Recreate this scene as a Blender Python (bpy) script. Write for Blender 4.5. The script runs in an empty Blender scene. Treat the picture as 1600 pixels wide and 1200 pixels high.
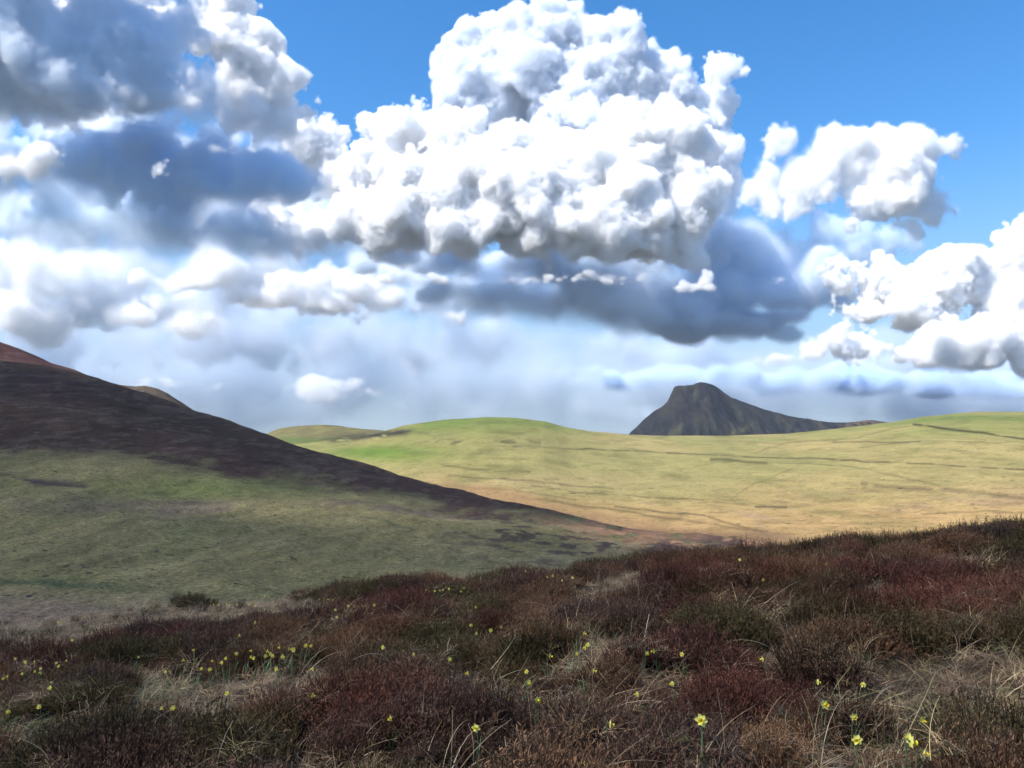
import bpy, bmesh, math, random, time
import numpy as np
from mathutils import Vector, Matrix
R = math.radians
T0 = time.time()
scene = bpy.context.scene
COL = scene.collection

# ------------------------------------------------------------------ camera
F_PX = 1232.0                      # focal length in photo pixels (photo 1600 wide)
HORIZON = 700.0
PITCH = math.atan((HORIZON - 600.0) / F_PX)
EYE = Vector((0.0, 0.0, 1.6))
cam_d = bpy.data.cameras.new('camera')
cam_d.sensor_width = 36.0
cam_d.lens = 36.0 * F_PX / 1600.0
cam_d.clip_start = 0.1
cam_d.clip_end = 60000.0
cam = bpy.data.objects.new('camera', cam_d)
COL.objects.link(cam)
cam.location = EYE
cam.rotation_euler = (R(90) + PITCH, 0, 0)
scene.camera = cam

# ------------------------------------------------------------------ sun and sky
SUN_EL, SUN_AZ = 52.0, -118.0       # azimuth clockwise from the view axis (+Y)
sun_dir = Vector((math.sin(R(SUN_AZ)) * math.cos(R(SUN_EL)), math.cos(R(SUN_AZ)) * math.cos(R(SUN_EL)), math.sin(R(SUN_EL))))
world = bpy.data.worlds.new('World')
scene.world = world
world.use_nodes = True
wn = world.node_tree
sky = wn.nodes.new('ShaderNodeTexSky')
sky.sky_type = 'NISHITA'
sky.sun_disc = False
sky.sun_elevation = R(SUN_EL)
sky.sun_rotation = R(SUN_AZ)
sky.altitude = 200.0
sky.air_density = 1.0
sky.dust_density = 0.3
sky.ozone_density = 3.0
bgn = wn.nodes['Background']
# the low sky is pale and a little hazy: blend the physical sky towards a pale blue below about 15 degrees
hsv = wn.nodes.new('ShaderNodeHueSaturation')
hsv.inputs['Saturation'].default_value = 1.3
wn.links.new(sky.outputs[0], hsv.inputs['Color'])
geo = wn.nodes.new('ShaderNodeTexCoord')
sep = wn.nodes.new('ShaderNodeSeparateXYZ')
wn.links.new(geo.outputs['Generated'], sep.inputs[0])
mr = wn.nodes.new('ShaderNodeMapRange')
mr.interpolation_type = 'SMOOTHSTEP'
mr.inputs['From Min'].default_value = 0.0
mr.inputs['From Max'].default_value = 0.36
mr.inputs['To Min'].default_value = 0.92
mr.inputs['To Max'].default_value = 0.0
wn.links.new(sep.outputs['Z'], mr.inputs['Value'])
mx = wn.nodes.new('ShaderNodeMix')
mx.data_type = 'RGBA'
mx.inputs['B'].default_value = (1.8, 2.35, 3.05, 1)
wn.links.new(mr.outputs[0], mx.inputs['Factor'])
wn.links.new(hsv.outputs[0], mx.inputs['A'])
bgn = wn.nodes['Background']
bgn.inputs['Strength'].default_value = 0.118
wn.links.new(mx.outputs['Result'], bgn.inputs['Color'])
sl = bpy.data.lights.new('sun', 'SUN')
sl.energy = 4.3
sl.angle = R(0.5)
sl.color = (1.0, 0.955, 0.89)
so = bpy.data.objects.new('sun', sl)
so.rotation_euler = sun_dir.to_track_quat('Z', 'Y').to_euler()
COL.objects.link(so)
scene.view_settings.view_transform = 'Standard'
scene.view_settings.look = 'None'
scene.view_settings.exposure = 0.98
scene.view_settings.gamma = 1.0
cy = scene.cycles
scene.render.engine = 'CYCLES'
cy.use_denoising = True
cy.denoiser = 'OPENIMAGEDENOISE'
cy.max_bounces = 24
cy.diffuse_bounces = 2
cy.glossy_bounces = 1
cy.transmission_bounces = 2
cy.transparent_max_bounces = 16
cy.volume_bounces = 20
cy.volume_step_rate = 2.0
cy.volume_max_steps = 256
cy.use_adaptive_sampling = True
cy.adaptive_threshold = 0.03
cy.caustics_reflective = False
cy.caustics_refractive = False


def ray(px, py):
    """unit-depth world direction through a place in the photograph (y component 1)"""
    x, y, z = (px - 800.0) / F_PX, 1.0, (600.0 - py) / F_PX
    c, s = math.cos(PITCH), math.sin(PITCH)
    yy, zz = y * c - z * s, y * s + z * c
    return Vector((x / yy, 1.0, zz / yy))


def at(px, py, dist):
    return EYE + ray(px, py) * dist


def tag(o, label=None, cat=None, kind=None, group=None):
    if label: o['label'] = label
    if cat: o['category'] = cat
    if kind: o['kind'] = kind
    if group: o['group'] = group
    return o
# ------------------------------------------------------------------ noise and materials
def _hash(ix, iy, s):
    h = (ix.astype(np.int64) * 374761393 + iy.astype(np.int64) * 668265263 + s * 1442695041) & 0x7fffffff
    h = ((h ^ (h >> 13)) * 1274126177) & 0x7fffffff
    h = (h ^ (h >> 16)) & 0xffff
    return h / 65535.0


def vnoise(x, y, s=0):
    ix, iy = np.floor(x), np.floor(y)
    fx, fy = x - ix, y - iy
    fx, fy = fx * fx * (3 - 2 * fx), fy * fy * (3 - 2 * fy)
    a = _hash(ix, iy, s) * (1 - fx) + _hash(ix + 1, iy, s) * fx
    b = _hash(ix, iy + 1, s) * (1 - fx) + _hash(ix + 1, iy + 1, s) * fx
    return (a * (1 - fy) + b * fy) * 2 - 1


def fbm(x, y, octs=4, s=0, gain=.5):
    t, a = 0, 1.0
    for i in range(octs):
        t = t + vnoise(x + 17.3 * i, y - 9.1 * i, s + i) * a
        x, y, a = x * 2.03, y * 2.03, a * gain
    return t


def sstep(a, b, x):
    t = np.clip((x - a) / (b - a), 0, 1)
    return t * t * (3 - 2 * t)


def earth_material(name, scales, contrast=.5, bump=.4, bump_dist=.3, speck=None, rough=1.0):
    """colour from the painted cover map of the sheet, broken up by world-scale noise"""
    m = bpy.data.materials.new(name); m.use_nodes = True
    nt = m.node_tree; N, L = nt.nodes, nt.links
    bs = N['Principled BSDF']
    bs.inputs['Roughness'].default_value = rough
    bs.inputs['Specular IOR Level'].default_value = 0.1
    at_ = N.new('ShaderNodeAttribute'); at_.attribute_name = 'cover'
    tc = N.new('ShaderNodeTexCoord')
    prev, hgt = at_.outputs['Color'], None
    for i, (sc, det, amt) in enumerate(scales):
        nz = N.new('ShaderNodeTexNoise'); nz.inputs['Scale'].default_value = sc
        nz.inputs['Detail'].default_value = det; nz.inputs['Roughness'].default_value = .65
        L.new(tc.outputs['Object'], nz.inputs['Vector'])
        mr = N.new('ShaderNodeMapRange')
        mr.inputs['From Min'].default_value = .3; mr.inputs['From Max'].default_value = .7
        mr.inputs['To Min'].default_value = 1 - amt; mr.inputs['To Max'].default_value = 1 + amt
        L.new(nz.outputs['Fac'], mr.inputs['Value'])
        vm = N.new('ShaderNodeVectorMath'); vm.operation = 'SCALE'
        L.new(prev, vm.inputs[0]); L.new(mr.outputs[0], vm.inputs['Scale'])
        prev = vm.outputs[0]; hgt = nz.outputs['Fac'] if hgt is None or i < 2 else hgt
    if speck:
        nz = N.new('ShaderNodeTexNoise'); nz.inputs['Scale'].default_value = speck[0]; nz.inputs['Detail'].default_value = 4
        L.new(tc.outputs['Object'], nz.inputs['Vector'])
        cr = N.new('ShaderNodeMapRange'); cr.inputs['From Min'].default_value = speck[1]; cr.inputs['From Max'].default_value = speck[1] + .05
        L.new(nz.outputs['Fac'], cr.inputs['Value'])
        mx = N.new('ShaderNodeMix'); mx.data_type = 'RGBA'; mx.inputs['B'].default_value = (*speck[2], 1)
        L.new(cr.outputs[0], mx.inputs['Factor']); L.new(prev, mx.inputs['A'])
        prev = mx.outputs['Result']
    L.new(prev, bs.inputs['Base Color'])
    if bump:
        bp = N.new('ShaderNodeBump'); bp.inputs['Strength'].default_value = bump; bp.inputs['Distance'].default_value = bump_dist
        L.new(hgt, bp.inputs['Height']); L.new(bp.outputs[0], bs.inputs['Normal'])
    return m


def interp(pts, x):
    p = sorted(pts)
    return np.interp(x, [q[0] for q in p], [q[1] for q in p])


def sheet(name, xs, rows, prof, cover, mat, relief, label=None, cat=None, kind='structure', back=8, drop=.35, behind=1.25):
    """a hill as a height field over ground bearing and distance: prof gives (near distance, near y, crest distance, crest y) per bearing"""
    xs = np.asarray(xs, float)
    D0, y0, Dc, yc = prof(xs)
    t = np.linspace(0, 1, rows)
    T = t[None, :]
    g = 1 - (1 - T) ** 1.55
    D = D0[:, None] * (Dc / D0)[:, None] ** T
    PY = y0[:, None] + (yc - y0)[:, None] * g
    PX = np.repeat(xs[:, None], rows, 1)
    # behind the crest the ground falls away
    tb = (np.arange(1, back + 1) / back)[None, :]
    Db = Dc[:, None] * (1 + (behind - 1) * tb)
    D = np.hstack([D, Db])
    PXa = np.hstack([PX, np.repeat(xs[:, None], back, 1)])
    PYa = np.hstack([PY, np.repeat(yc[:, None], back, 1)])
    c, s = math.cos(PITCH), math.sin(PITCH)
    zz0 = (600 - PYa) / F_PX
    yy, zz = c - zz0 * s, s + zz0 * c
    X = (PXa - 800) / F_PX / yy * D
    Y = D.copy()
    Z = EYE.z + zz / yy * D
    zc = Z[:, rows - 1]
    slope = (Db - Dc[:, None])
    Z[:, rows:] = zc[:, None] - drop * slope - drop * slope ** 2 / (Dc[:, None] * .12)
    Z += relief(X, Y, PXa, PYa)
    n, r = len(xs), rows + back
    me = bpy.data.meshes.new(name)
    V = np.stack([X, Y, Z], -1).reshape(-1, 3)
    i = np.arange(n - 1)[:, None] * r + np.arange(r - 1)[None, :]
    F = np.stack([i, i + r, i + r + 1, i + 1], -1).reshape(-1, 4)
    mesh_fill(me, V, F)
    col = cover(PXa, PYa, X, Y)
    a = me.attributes.new('cover', 'FLOAT_COLOR', 'POINT')
    a.data.foreach_set('color', np.concatenate([col.reshape(-1, 3), np.ones((len(V), 1))], 1).astype(np.float32).ravel())
    me.polygons.foreach_set('use_smooth', np.ones(len(F), bool))
    me.materials.append(mat)
    o = bpy.data.objects.new(name, me); COL.objects.link(o)
    tag(o, label, cat, kind)
    return o


def mesh_fill(me, V, F):
    k = F.shape[1]
    me.vertices.add(len(V)); me.vertices.foreach_set('co', np.asarray(V, np.float32).ravel())
    me.loops.add(len(F) * k); me.loops.foreach_set('vertex_index', F.astype(np.int32).ravel())
    me.polygons.add(len(F)); me.polygons.foreach_set('loop_start', np.arange(0, len(F) * k, k, dtype=np.int32))
    me.update(calc_edges=True)


def mixc(a, b, f):
    return a * (1 - f[..., None]) + np.asarray(b) * f[..., None]


def lin(r, g, b, k=1.0):
    f = lambda c: ((c / 255 + .055) / 1.055) ** 2.4
    return np.array([f(r) * k, f(g) * k, f(b) * k])


# ------------------------------------------------------------------ base ground out to the horizon
me = bpy.data.meshes.new('ground')
q = 28000
mesh_fill(me, np.array([(-q, -q, -60), (q, -q, -60), (q, q, -60), (-q, q, -60)]), np.array([(0, 1, 2, 3)]))
a = me.attributes.new('cover', 'FLOAT_COLOR', 'POINT'); a.data.foreach_set('color', [.062, .058, .045, 1] * 4)
me.materials.append(earth_material('far_ground', [(.002, 6, .4)], bump=0))
o = bpy.data.objects.new('ground', me); COL.objects.link(o); tag(o, kind='structure')

HILL = [(-700, 420), (-400, 470), (-200, 520), (-100, 545), (0, 563), (80, 574), (165, 597), (230, 616), (300, 640), (360, 660), (420, 681), (480, 701), (520, 712), (600, 736), (680, 756), (760, 776), (840, 793), (900, 806), (980, 822), (1050, 836), (1130, 846), (1200, 853), (1300, 862), (1420, 880), (1700, 930), (2100, 1000)]
LK = 0.42          # seen colour in sun -> albedo
# ------------------------------------------------------------------ the sunlit moor beyond the valley
SKY_FIELD = [(-600, 700), (300, 700), (480, 693), (560, 683), (600, 673), (630, 665), (700, 656), (760, 652), (800, 653), (850, 658), (885, 667), (920, 673), (980, 679), (1040, 681), (1150, 681), (1230, 678), (1300, 671), (1360, 664), (1400, 659), (1440, 652), (1490, 647), (1530, 644), (1600, 643), (1700, 640), (2200, 640)]


def prof_field(x):
    return (np.full_like(x, 190.), np.full_like(x, 905.), interp([(-600, 1500), (500, 1500), (760, 1350), (980, 1500), (1240, 1550), (1600, 1200), (2200, 1100)], x), interp(SKY_FIELD, x))


def streak(PX, PY, pts, w, seed=0, brk=.65):
    """mask of a thin line through points in the photo, broken and uneven"""
    x = [p[0] for p in pts]
    y = np.interp(PX, x, [p[1] for p in pts])
    m = np.exp(-((PY - y - 1.2 * vnoise(PX / 23, PX * 0, seed)) / w) ** 2)
    m = m * (PX > x[0]) * (PX < x[-1])
    return m * sstep(-brk - .5, -brk + .3, vnoise(PX / 17, PX * 0 + 5, seed + 3))


FIELD_LINES = [
    ([(1040, 707), (1120, 712), (1210, 715), (1300, 719), (1400, 724), (1500, 729), (1600, 734), (1700, 738)], 1.3, .75),
    ([(1425, 664), (1480, 668), (1530, 674), (1600, 686), (1700, 700)], 1.7, .9),
    ([(1300, 690), (1420, 692), (1440, 691)], 1.5, .6),
    ([(1340, 700), (1440, 690), (1620, 693)], 1.0, .35),
    ([(1110, 718), (1150, 722), (1200, 724)], 2.2, .6),
    ([(900, 700), (980, 703), (1060, 707)], 1.2, .55),
    ([(800, 696), (860, 697), (930, 702)], 1.3, .4),
    ([(830, 757), (900, 768), (1000, 775), (1100, 781)], 1.2, .5),
    ([(800, 775), (950, 795), (1080, 815), (1200, 832)], 2.2, .5),
    ([(960, 790), (1100, 806), (1190, 830)], 1.6, .6),
    ([(1210, 725), (1330, 730), (1400, 745), (1470, 760)], 1.2, .45),
    ([(1345, 757), (1420, 764), (1480, 764), (1560, 775), (1700, 790)], 3.2, .45),
    ([(1180, 792), (1230, 793)], 1.8, .7),
    ([(690, 728), (760, 733), (830, 735)], 1.6, .5),
    ([(700, 742), (800, 746), (900, 758), (960, 762)], 1.4, .45),
    ([(650, 752), (800, 765), (900, 780)], 1.8, .4),
    ([(1140, 780), (1180, 755), (1240, 735)], 1.2, .3),
    ([(1180, 706), (1230, 690), (1330, 686), (1390, 672)], 1.2, .35),
    ([(1440, 803), (1540, 800), (1700, 806)], 1.4, .4),
]


def cover_field(PX, PY, X, Y):
    n1 = fbm(X / 90, Y / 260, 5, 3); n2 = fbm(X / 14, Y / 60, 4, 9); n3 = fbm(X / 260, Y / 500, 3, 31)
    C = np.ones(PX.shape + (3,)) * lin(190, 178, 112, LK)
    C = mixc(C, lin(164, 168, 92, LK), sstep(700, 650, PY + 12 * n3) * .75)
    C = mixc(C, lin(208, 186, 122, LK), sstep(-.3, .6, n1) * .75)
    C = mixc(C, lin(230, 186, 126, LK), sstep(742, 800, PY + 22 * n3 + 8 * n1 - .02 * (PX - 1100)) * .8)
    C = mixc(C, lin(192, 158, 122, LK), sstep(0, .7, n2 + n1 * .6) * sstep(745, 800, PY) * .7)
    C = mixc(C, lin(116, 150, 52, LK), np.exp(-((PX - 590) / 110) ** 2 - ((PY - 706) / 14) ** 2) * .9)
    C = mixc(C, lin(122, 150, 60, LK), sstep(690, 655, PY + 4 * n1) * sstep(1000, 860, PX) * .75)
    C = mixc(C, lin(130, 150, 72, LK), np.exp(-((PX - 1480) / 190) ** 2 - ((PY - 655) / 12) ** 2) * .7)
    C = mixc(C, lin(214, 188, 130, LK), np.exp(-((PX - 800) / 260) ** 2 - ((PY - 752) / 14) ** 2) * .7)
    C = mixc(C, lin(120, 124, 66, LK), sstep(.35, .8, fbm(X / 30, Y / 90, 4, 77)) * .3)
    # rocky brown outcrop patches on the left knolls
    C = mixc(C, lin(92, 84, 66, LK), np.exp(-((PX - 650) / 50) ** 2 - ((PY - 676) / 6) ** 2) * sstep(-.4, .3, n2) * .8)
    C = mixc(C, lin(96, 92, 60, LK), sstep(.1, .5, n2) * np.exp(-((PX - 760) / 120) ** 2 - ((PY - 690) / 7) ** 2) * .8)
    for i, (pts, w, a_) in enumerate(FIELD_LINES):
        C = mixc(C, lin(58, 48, 34, LK), streak(PX, PY, pts, w, i * 7) * a_)
    C = mixc(C, lin(66, 60, 52, LK), np.exp(-((PY - 689 + .13 * (PX - 515)) / 5) ** 2) * sstep(505, 525, PX) * sstep(655, 625, PX) * sstep(-.6, .0, fbm(PX / 12, PY / 4, 3, 119)) * .95)
    C = mixc(C, lin(120, 96, 66, LK), sstep(.28, .55, fbm(PX / 34, PY / 3.2, 4, 121)) * sstep(735, 790, PY + .05 * (PX - 900)) * .28)
    C = mixc(C, lin(104, 104, 58, LK), sstep(.38, .6, fbm(PX / 26, PY / 3.6, 4, 123)) * .25)
    hl = np.interp(PX, [q[0] for q in HILL], [q[1] for q in HILL])
    C = mixc(C, lin(188, 150, 104, LK), sstep(-26, -4, PY - hl + 8 * n2) * sstep(620, 760, PX) * sstep(1290, 1180, PX) * .85)
    # heather in the valley bottom
    C = mixc(C, lin(120, 92, 72, LK), sstep(820, 845, PY + 6 * n2) * sstep(1300, 1150, PX) * .7)
    return np.clip(C * (1 + .10 * n2[..., None]), .004, 1)


field_mat = earth_material('moor_grass', [(.5, 8, .28), (.06, 6, .10), (1.6, 4, .25)], bump=.8, bump_dist=1.2, speck=(.22, .645, lin(96, 88, 56, LK)))
sheet('moor_field', np.arange(250, 2100, 2.2), 260, prof_field, cover_field, field_mat,
      lambda X, Y, PX, PY: fbm(X / 120, Y / 160, 4, 5) * 1.3 * sstep(150, 700, Y) + fbm(X / 9, Y / 20, 3, 8) * .12)


# ------------------------------------------------------------------ knoll at the far left of the moor, with a dark crag
def prof_knoll(x):
    return (np.full_like(x, 1300.), np.full_like(x, 716.), np.full_like(x, 1900.), interp([(300, 720), (380, 698), (418, 677), (435, 670), (470, 665), (505, 663), (535, 666), (545, 668), (585, 671), (640, 676), (700, 690), (760, 700)], x))


def cover_knoll(PX, PY, X, Y):
    n = fbm(X / 25, Y / 60, 4, 21)
    C = np.ones(PX.shape + (3,)) * lin(142, 132, 88, LK)
    C = mixc(C, lin(158, 150, 92, LK), sstep(-.3, .5, n))
    C = mixc(C, lin(120, 140, 70, LK), sstep(680, 688, PY) * .8)
    C = mixc(C, lin(72, 66, 60, LK), np.exp(-((PX - 568) / 62) ** 2 - ((PY - 683 + .07 * (PX - 568)) / 5.5) ** 2) * sstep(-.5, .1, n) * 1.0)
    C = mixc(C, lin(104, 84, 66, LK), sstep(668, 664, PY) * sstep(500, 530, PX) * .8)
    return np.clip(C, .004, 1)


sheet('knoll_hill', np.arange(300, 762, 2.5), 60, prof_knoll, cover_knoll, field_mat,
      lambda X, Y, PX, PY: fbm(X / 60, Y / 90, 4, 15) * 1.6)

# ------------------------------------------------------------------ the conical hill, its cloud shadow put into a dark cover
CONE = [(930, 730), (960, 700), (985, 676), (1000, 661), (1012, 650), (1022, 642), (1034, 635), (1043, 627), (1049, 614), (1053, 605), (1057, 602.5), (1070, 602.5), (1083, 601.5), (1089, 598), (1095, 597), (1104, 598), (1112, 600), (1122, 605), (1130, 612), (1140, 619), (1152, 624), (1170, 631), (1190, 638), (1215, 645), (1240, 651), (1265, 655), (1290, 659), (1320, 660), (1345, 658), (1360, 656), (1378, 658), (1400, 662), (1440, 672), (1480, 690), (1520, 710)]


def prof_cone(x):
    return (np.full_like(x, 2700.), np.full_like(x, 722.), 3200. + 0 * x, interp(CONE, x))


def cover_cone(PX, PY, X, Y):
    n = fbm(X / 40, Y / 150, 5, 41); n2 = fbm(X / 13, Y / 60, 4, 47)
    C = np.ones(PX.shape + (3,)) * lin(54, 52, 56, .5)  # rock and heath colour darkened to carry the cloud shadow
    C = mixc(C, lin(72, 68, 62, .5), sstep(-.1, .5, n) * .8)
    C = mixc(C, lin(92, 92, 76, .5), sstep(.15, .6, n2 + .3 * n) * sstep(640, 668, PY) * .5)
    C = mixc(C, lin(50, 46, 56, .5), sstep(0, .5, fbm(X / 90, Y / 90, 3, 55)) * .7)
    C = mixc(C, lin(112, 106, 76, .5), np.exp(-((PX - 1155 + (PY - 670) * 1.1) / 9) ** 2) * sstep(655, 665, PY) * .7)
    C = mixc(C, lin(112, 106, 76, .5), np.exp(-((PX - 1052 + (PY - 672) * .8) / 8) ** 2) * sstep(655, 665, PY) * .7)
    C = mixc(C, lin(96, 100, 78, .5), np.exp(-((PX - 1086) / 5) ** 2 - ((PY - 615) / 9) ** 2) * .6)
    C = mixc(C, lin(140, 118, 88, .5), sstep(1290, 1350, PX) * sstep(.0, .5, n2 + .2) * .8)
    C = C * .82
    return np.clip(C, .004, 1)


def relief_cone(X, Y, PX, PY):
    r = fbm(X / 110, Y / 160, 5, 43)
    gully = -np.abs(fbm(X / 70 + .3 * vnoise(Y / 90, Y * 0, 3), Y / 400, 3, 44))
    top = np.clip(1 - np.abs(Y - 3200) / 110, 0, 1)
    return (r * 9 + gully * 15 + fbm(X / 20, Y / 60, 3, 49) * 5) * (1 - .9 * top) + vnoise(X / 14, Y / 30, 9) * 1.6


cone_mat = earth_material('shaded_rock_heath', [(.02, 8, .35), (.1, 6, .25)], bump=.8, bump_dist=5.0)
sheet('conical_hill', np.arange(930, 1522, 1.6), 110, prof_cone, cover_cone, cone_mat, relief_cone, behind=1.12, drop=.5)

# ------------------------------------------------------------------ hill's sunlit top as a separate redder ridge, and knoll, behind the near hillside
RED = [(-600, 250), (-300, 395), (-100, 490), (0, 534), (40, 549), (80, 566), (120, 580), (160, 596), (200, 622), (260, 660), (400, 720)]


def cover_red(PX, PY, X, Y):
    n = fbm(X / 12, Y / 40, 4, 61)
    C = np.ones(PX.shape + (3,)) * lin(122, 82, 76, .3)  # redder tone of the sunlit hilltop given as a cover colour
    C = mixc(C, lin(96, 66, 66, .3), sstep(-.2, .5, n))
    C = mixc(C, lin(150, 128, 104, .3), sstep(.5, .8, fbm(X / 5, Y / 20, 3, 63)) * .5)
    return np.clip(C, .004, 1)


heath_mat = earth_material('heath_cover', [(.5, 8, .35), (.08, 5, .25), (3.0, 3, .25)], bump=.7, bump_dist=.8, speck=(1.3, .67, lin(120, 104, 86, .3)))
sheet('shoulder_hill', np.arange(-600, 402, 4), 60, lambda x: (480. + 0 * x, interp([(a_, b_ + 110) for a_, b_ in RED], x), 640. + 0 * x, interp(RED, x)), cover_red, heath_mat,
      lambda X, Y, PX, PY: fbm(X / 20, Y / 30, 5, 65) * 1.0)
BROWN = [(60, 640), (130, 612), (170, 600), (190, 602), (212, 604), (225, 602), (245, 607), (262, 615), (280, 627), (298, 639), (330, 662), (380, 700)]


def cover_brown(PX, PY, X, Y):
    n = fbm(X / 15, Y / 40, 4, 71)
    C = np.ones(PX.shape + (3,)) * lin(142, 122, 100, .3)
    C = mixc(C, lin(100, 88, 74, .3), sstep(-.2, .5, n))
    return np.clip(C, .004, 1)


sheet('brown_hill', np.arange(60, 382, 2.5), 50, lambda x: (650. + 0 * x, interp([(a_, b_ + 70) for a_, b_ in BROWN], x), 900. + 0 * x, interp(BROWN, x)), cover_brown, heath_mat,
      lambda X, Y, PX, PY: fbm(X / 30, Y / 40, 4, 73) * 1.0)

# ------------------------------------------------------------------ the shaded hillside on the left, running down to the valley
DC_HILL = [(-700, 420), (0, 400), (300, 360), (600, 300), (840, 250), (1050, 215), (1200, 196), (1500, 150), (2100, 120)]
Y0_HILL = [(-700, 1120), (0, 1080), (400, 1060), (800, 1030), (1200, 1000), (1600, 980), (2100, 1060)]


def prof_hill(x):
    return (np.full_like(x, 34.), interp(Y0_HILL, x), interp(DC_HILL, x), interp(HILL, x))


HK = 1.0


def cover_hill(PX, PY, X, Y):
    n = fbm(PX / 90, PY / 26, 5, 81); n2 = fbm(X / 5, Y / 14, 5, 85); n3 = fbm(PX / 30, PY / 7, 4, 87); n4 = fbm(X / 1.3, Y / 4, 3, 89)
    low = interp([(-700, 690), (0, 702), (200, 712), (400, 738), (520, 752), (640, 778), (760, 800), (850, 806), (960, 826), (2100, 830)], PX)
    green = np.ones(PX.shape + (3,)) * lin(98, 92, 62)
    green = mixc(green, lin(106, 98, 68), sstep(-.2, .7, n2) * .6)
    green = mixc(green, lin(84, 92, 50), np.exp(-((PX - 320) / 150) ** 2 - ((PY - 762) / 18) ** 2) * .9)
    green = mixc(green, lin(88, 88, 54), sstep(0, .6, n) * .5)
    green = mixc(green, lin(96, 80, 74), np.exp(-((PX - 330) / 330) ** 2 - ((PY - 797 - .02 * (PX - 300)) / 13) ** 2) * sstep(-.6, .2, n) * .6)
    green = mixc(green, lin(86, 74, 68), np.exp(-((PX - 620) / 130) ** 2 - ((PY - 800 - .12 * (PX - 620)) / 9) ** 2) * sstep(-.7, .2, n3) * .9)
    green = mixc(green, lin(56, 48, 48), np.exp(-((PX - 60) / 130) ** 2 - ((PY - 752 - .1 * (PX - 60)) / 7) ** 2) * sstep(-.5, .3, n3))
    green = mixc(green, lin(64, 56, 54), np.exp(-((PX - 300) / 45) ** 2 - ((PY - 784) / 6) ** 2) * .7)
    green = mixc(green, lin(100, 92, 70), sstep(600, 900, PX) * sstep(-.5, .4, n2) * .55)
    green = mixc(green, lin(104, 88, 74), sstep(905, 965, PY + 10 * n - .05 * (PX - 100)) * sstep(520, 180, PX) * .9)
    green = mixc(green, lin(52, 62, 42), np.exp(-((PX - 90) / 150) ** 2 - ((PY - 912 - .06 * (PX - 90)) / 5) ** 2) * .85)
    green = mixc(green, lin(50, 58, 42), streak(PX, PY, [(560, 816), (600, 824), (650, 838)], 2.0, 5) * .7)
    heath = np.ones(PX.shape + (3,)) * lin(56, 43, 34)
    heath = mixc(heath, lin(68, 54, 44), sstep(.1, .6, n3))
    heath = mixc(heath, lin(62, 42, 36), sstep(.1, .6, n) * .6)
    heath = mixc(heath, lin(86, 72, 62), sstep(.35, .65, fbm(PX / 18, PY / 3.2, 4, 91)) * .5)
    f = sstep(-12, 12, (low - PY) + 13 * n + 11 * n3 + 5 * n4)
    C = mixc(green, heath[..., :], f) if False else green * (1 - f[..., None]) + heath * f[..., None]
    # dark heather streaks scattered over the toe of the hill, and tan grass among them
    toe = sstep(520, 800, PX) * sstep(-4, 45, PY - interp(HILL, PX)) * sstep(150, 30, PY - interp(HILL, PX))
    C = mixc(C, lin(52, 42, 42), sstep(.25, .5, fbm(PX / 26 + PY / 30, PY / 4.2 - PX / 55, 4, 95)) * toe * .9)
    tan = sstep(820, 960, PX) * sstep(60, 0, PY - interp(HILL, PX))
    C = mixc(C, lin(128, 96, 74), tan * sstep(-.4, .4, n3 + .3) * .9)
    C = mixc(C, lin(58, 44, 46), sstep(.0, .4, fbm(PX / 40, PY / 5, 4, 97)) * sstep(950, 1060, PX) * sstep(838, 850, PY) * .85)
    return np.clip(C * (HK - .1 * (1 - f[..., None])) * (1 + .16 * n4[..., None] + .10 * n2[..., None]), .004, 1)


hill_mat = earth_material('rough_pasture', [(1.6, 9, .4), (.25, 6, .10), (4.0, 4, .45)], bump=1.0, bump_dist=.8, speck=(1.3, .63, lin(50, 42, 38)))
sheet('hillside', np.arange(-700, 2102, 2.5), 330, prof_hill, cover_hill, hill_mat,
      lambda X, Y, PX, PY: fbm(X / 25, Y / 40, 4, 101) * .9 * sstep(40, 140, Y) + fbm(X / 2.5, Y / 4, 4, 103) * .16, drop=.25)
# ------------------------------------------------------------------ the heather bank in front
CREST = [(-900, 1060), (-300, 990), (0, 966), (60, 962), (150, 948), (250, 940), (350, 930), (420, 927), (500, 917), (560, 906), (600, 902), (700, 896), (800, 888), (850, 882), (900, 883), (950, 876), (1000, 866), (1060, 862), (1130, 854), (1170, 850), (1230, 853), (1280, 843), (1330, 836), (1400, 838), (1450, 835), (1500, 824), (1550, 819), (1600, 816), (1900, 800), (2600, 780)]
CR_D = [(-900, 26), (0, 23), (600, 20), (1000, 18), (1600, 15), (2600, 12)]
_c, _s = math.cos(PITCH), math.sin(PITCH)


def to_px(X, Y, Z):
    Yc, Zc = Y * _c + (Z - EYE.z) * _s, -Y * _s + (Z - EYE.z) * _c
    Yc = np.maximum(Yc, .3)
    return 800 + F_PX * X / Yc, 600 - F_PX * Zc / Yc


def ground_z(X, Y, rough=True):
    X, Y = np.asarray(X, float), np.asarray(Y, float)
    Yp = np.maximum(Y, 1.0)
    px = 800 + F_PX * _c * X / Yp                                   # bearing, near enough
    Dc = interp(CR_D, px)
    zz0 = (600 - (interp(CREST, px) + 470 / Dc)) / F_PX
    zray = EYE.z + (_s + zz0 * _c) / (_c - zz0 * _s) * Dc
    t = np.clip(Yp / Dc, 0, 1)
    plane = .27 + .116 * X - .075 * Y
    zp = .27 + .116 * (X / Yp * Dc) - .075 * Dc
    z = plane + (zray - zp) * t ** 2
    d = np.maximum(Y - Dc, 0)
    z = z - .035 * d ** 1.6
    if rough:
        f = sstep(1.15, .8, Y / Dc) * .9 + .1
        z = z + (fbm(X / 2.6 + 3, Y / 2.2, 3, 201) * .13 + fbm(X / .7, Y / .6, 3, 205) * .035) * f
        z = z + clump(X, Y)[0] * .09 * f - .10 * np.exp(-(X ** 2 + Y ** 2) / 9)
    return z


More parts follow.
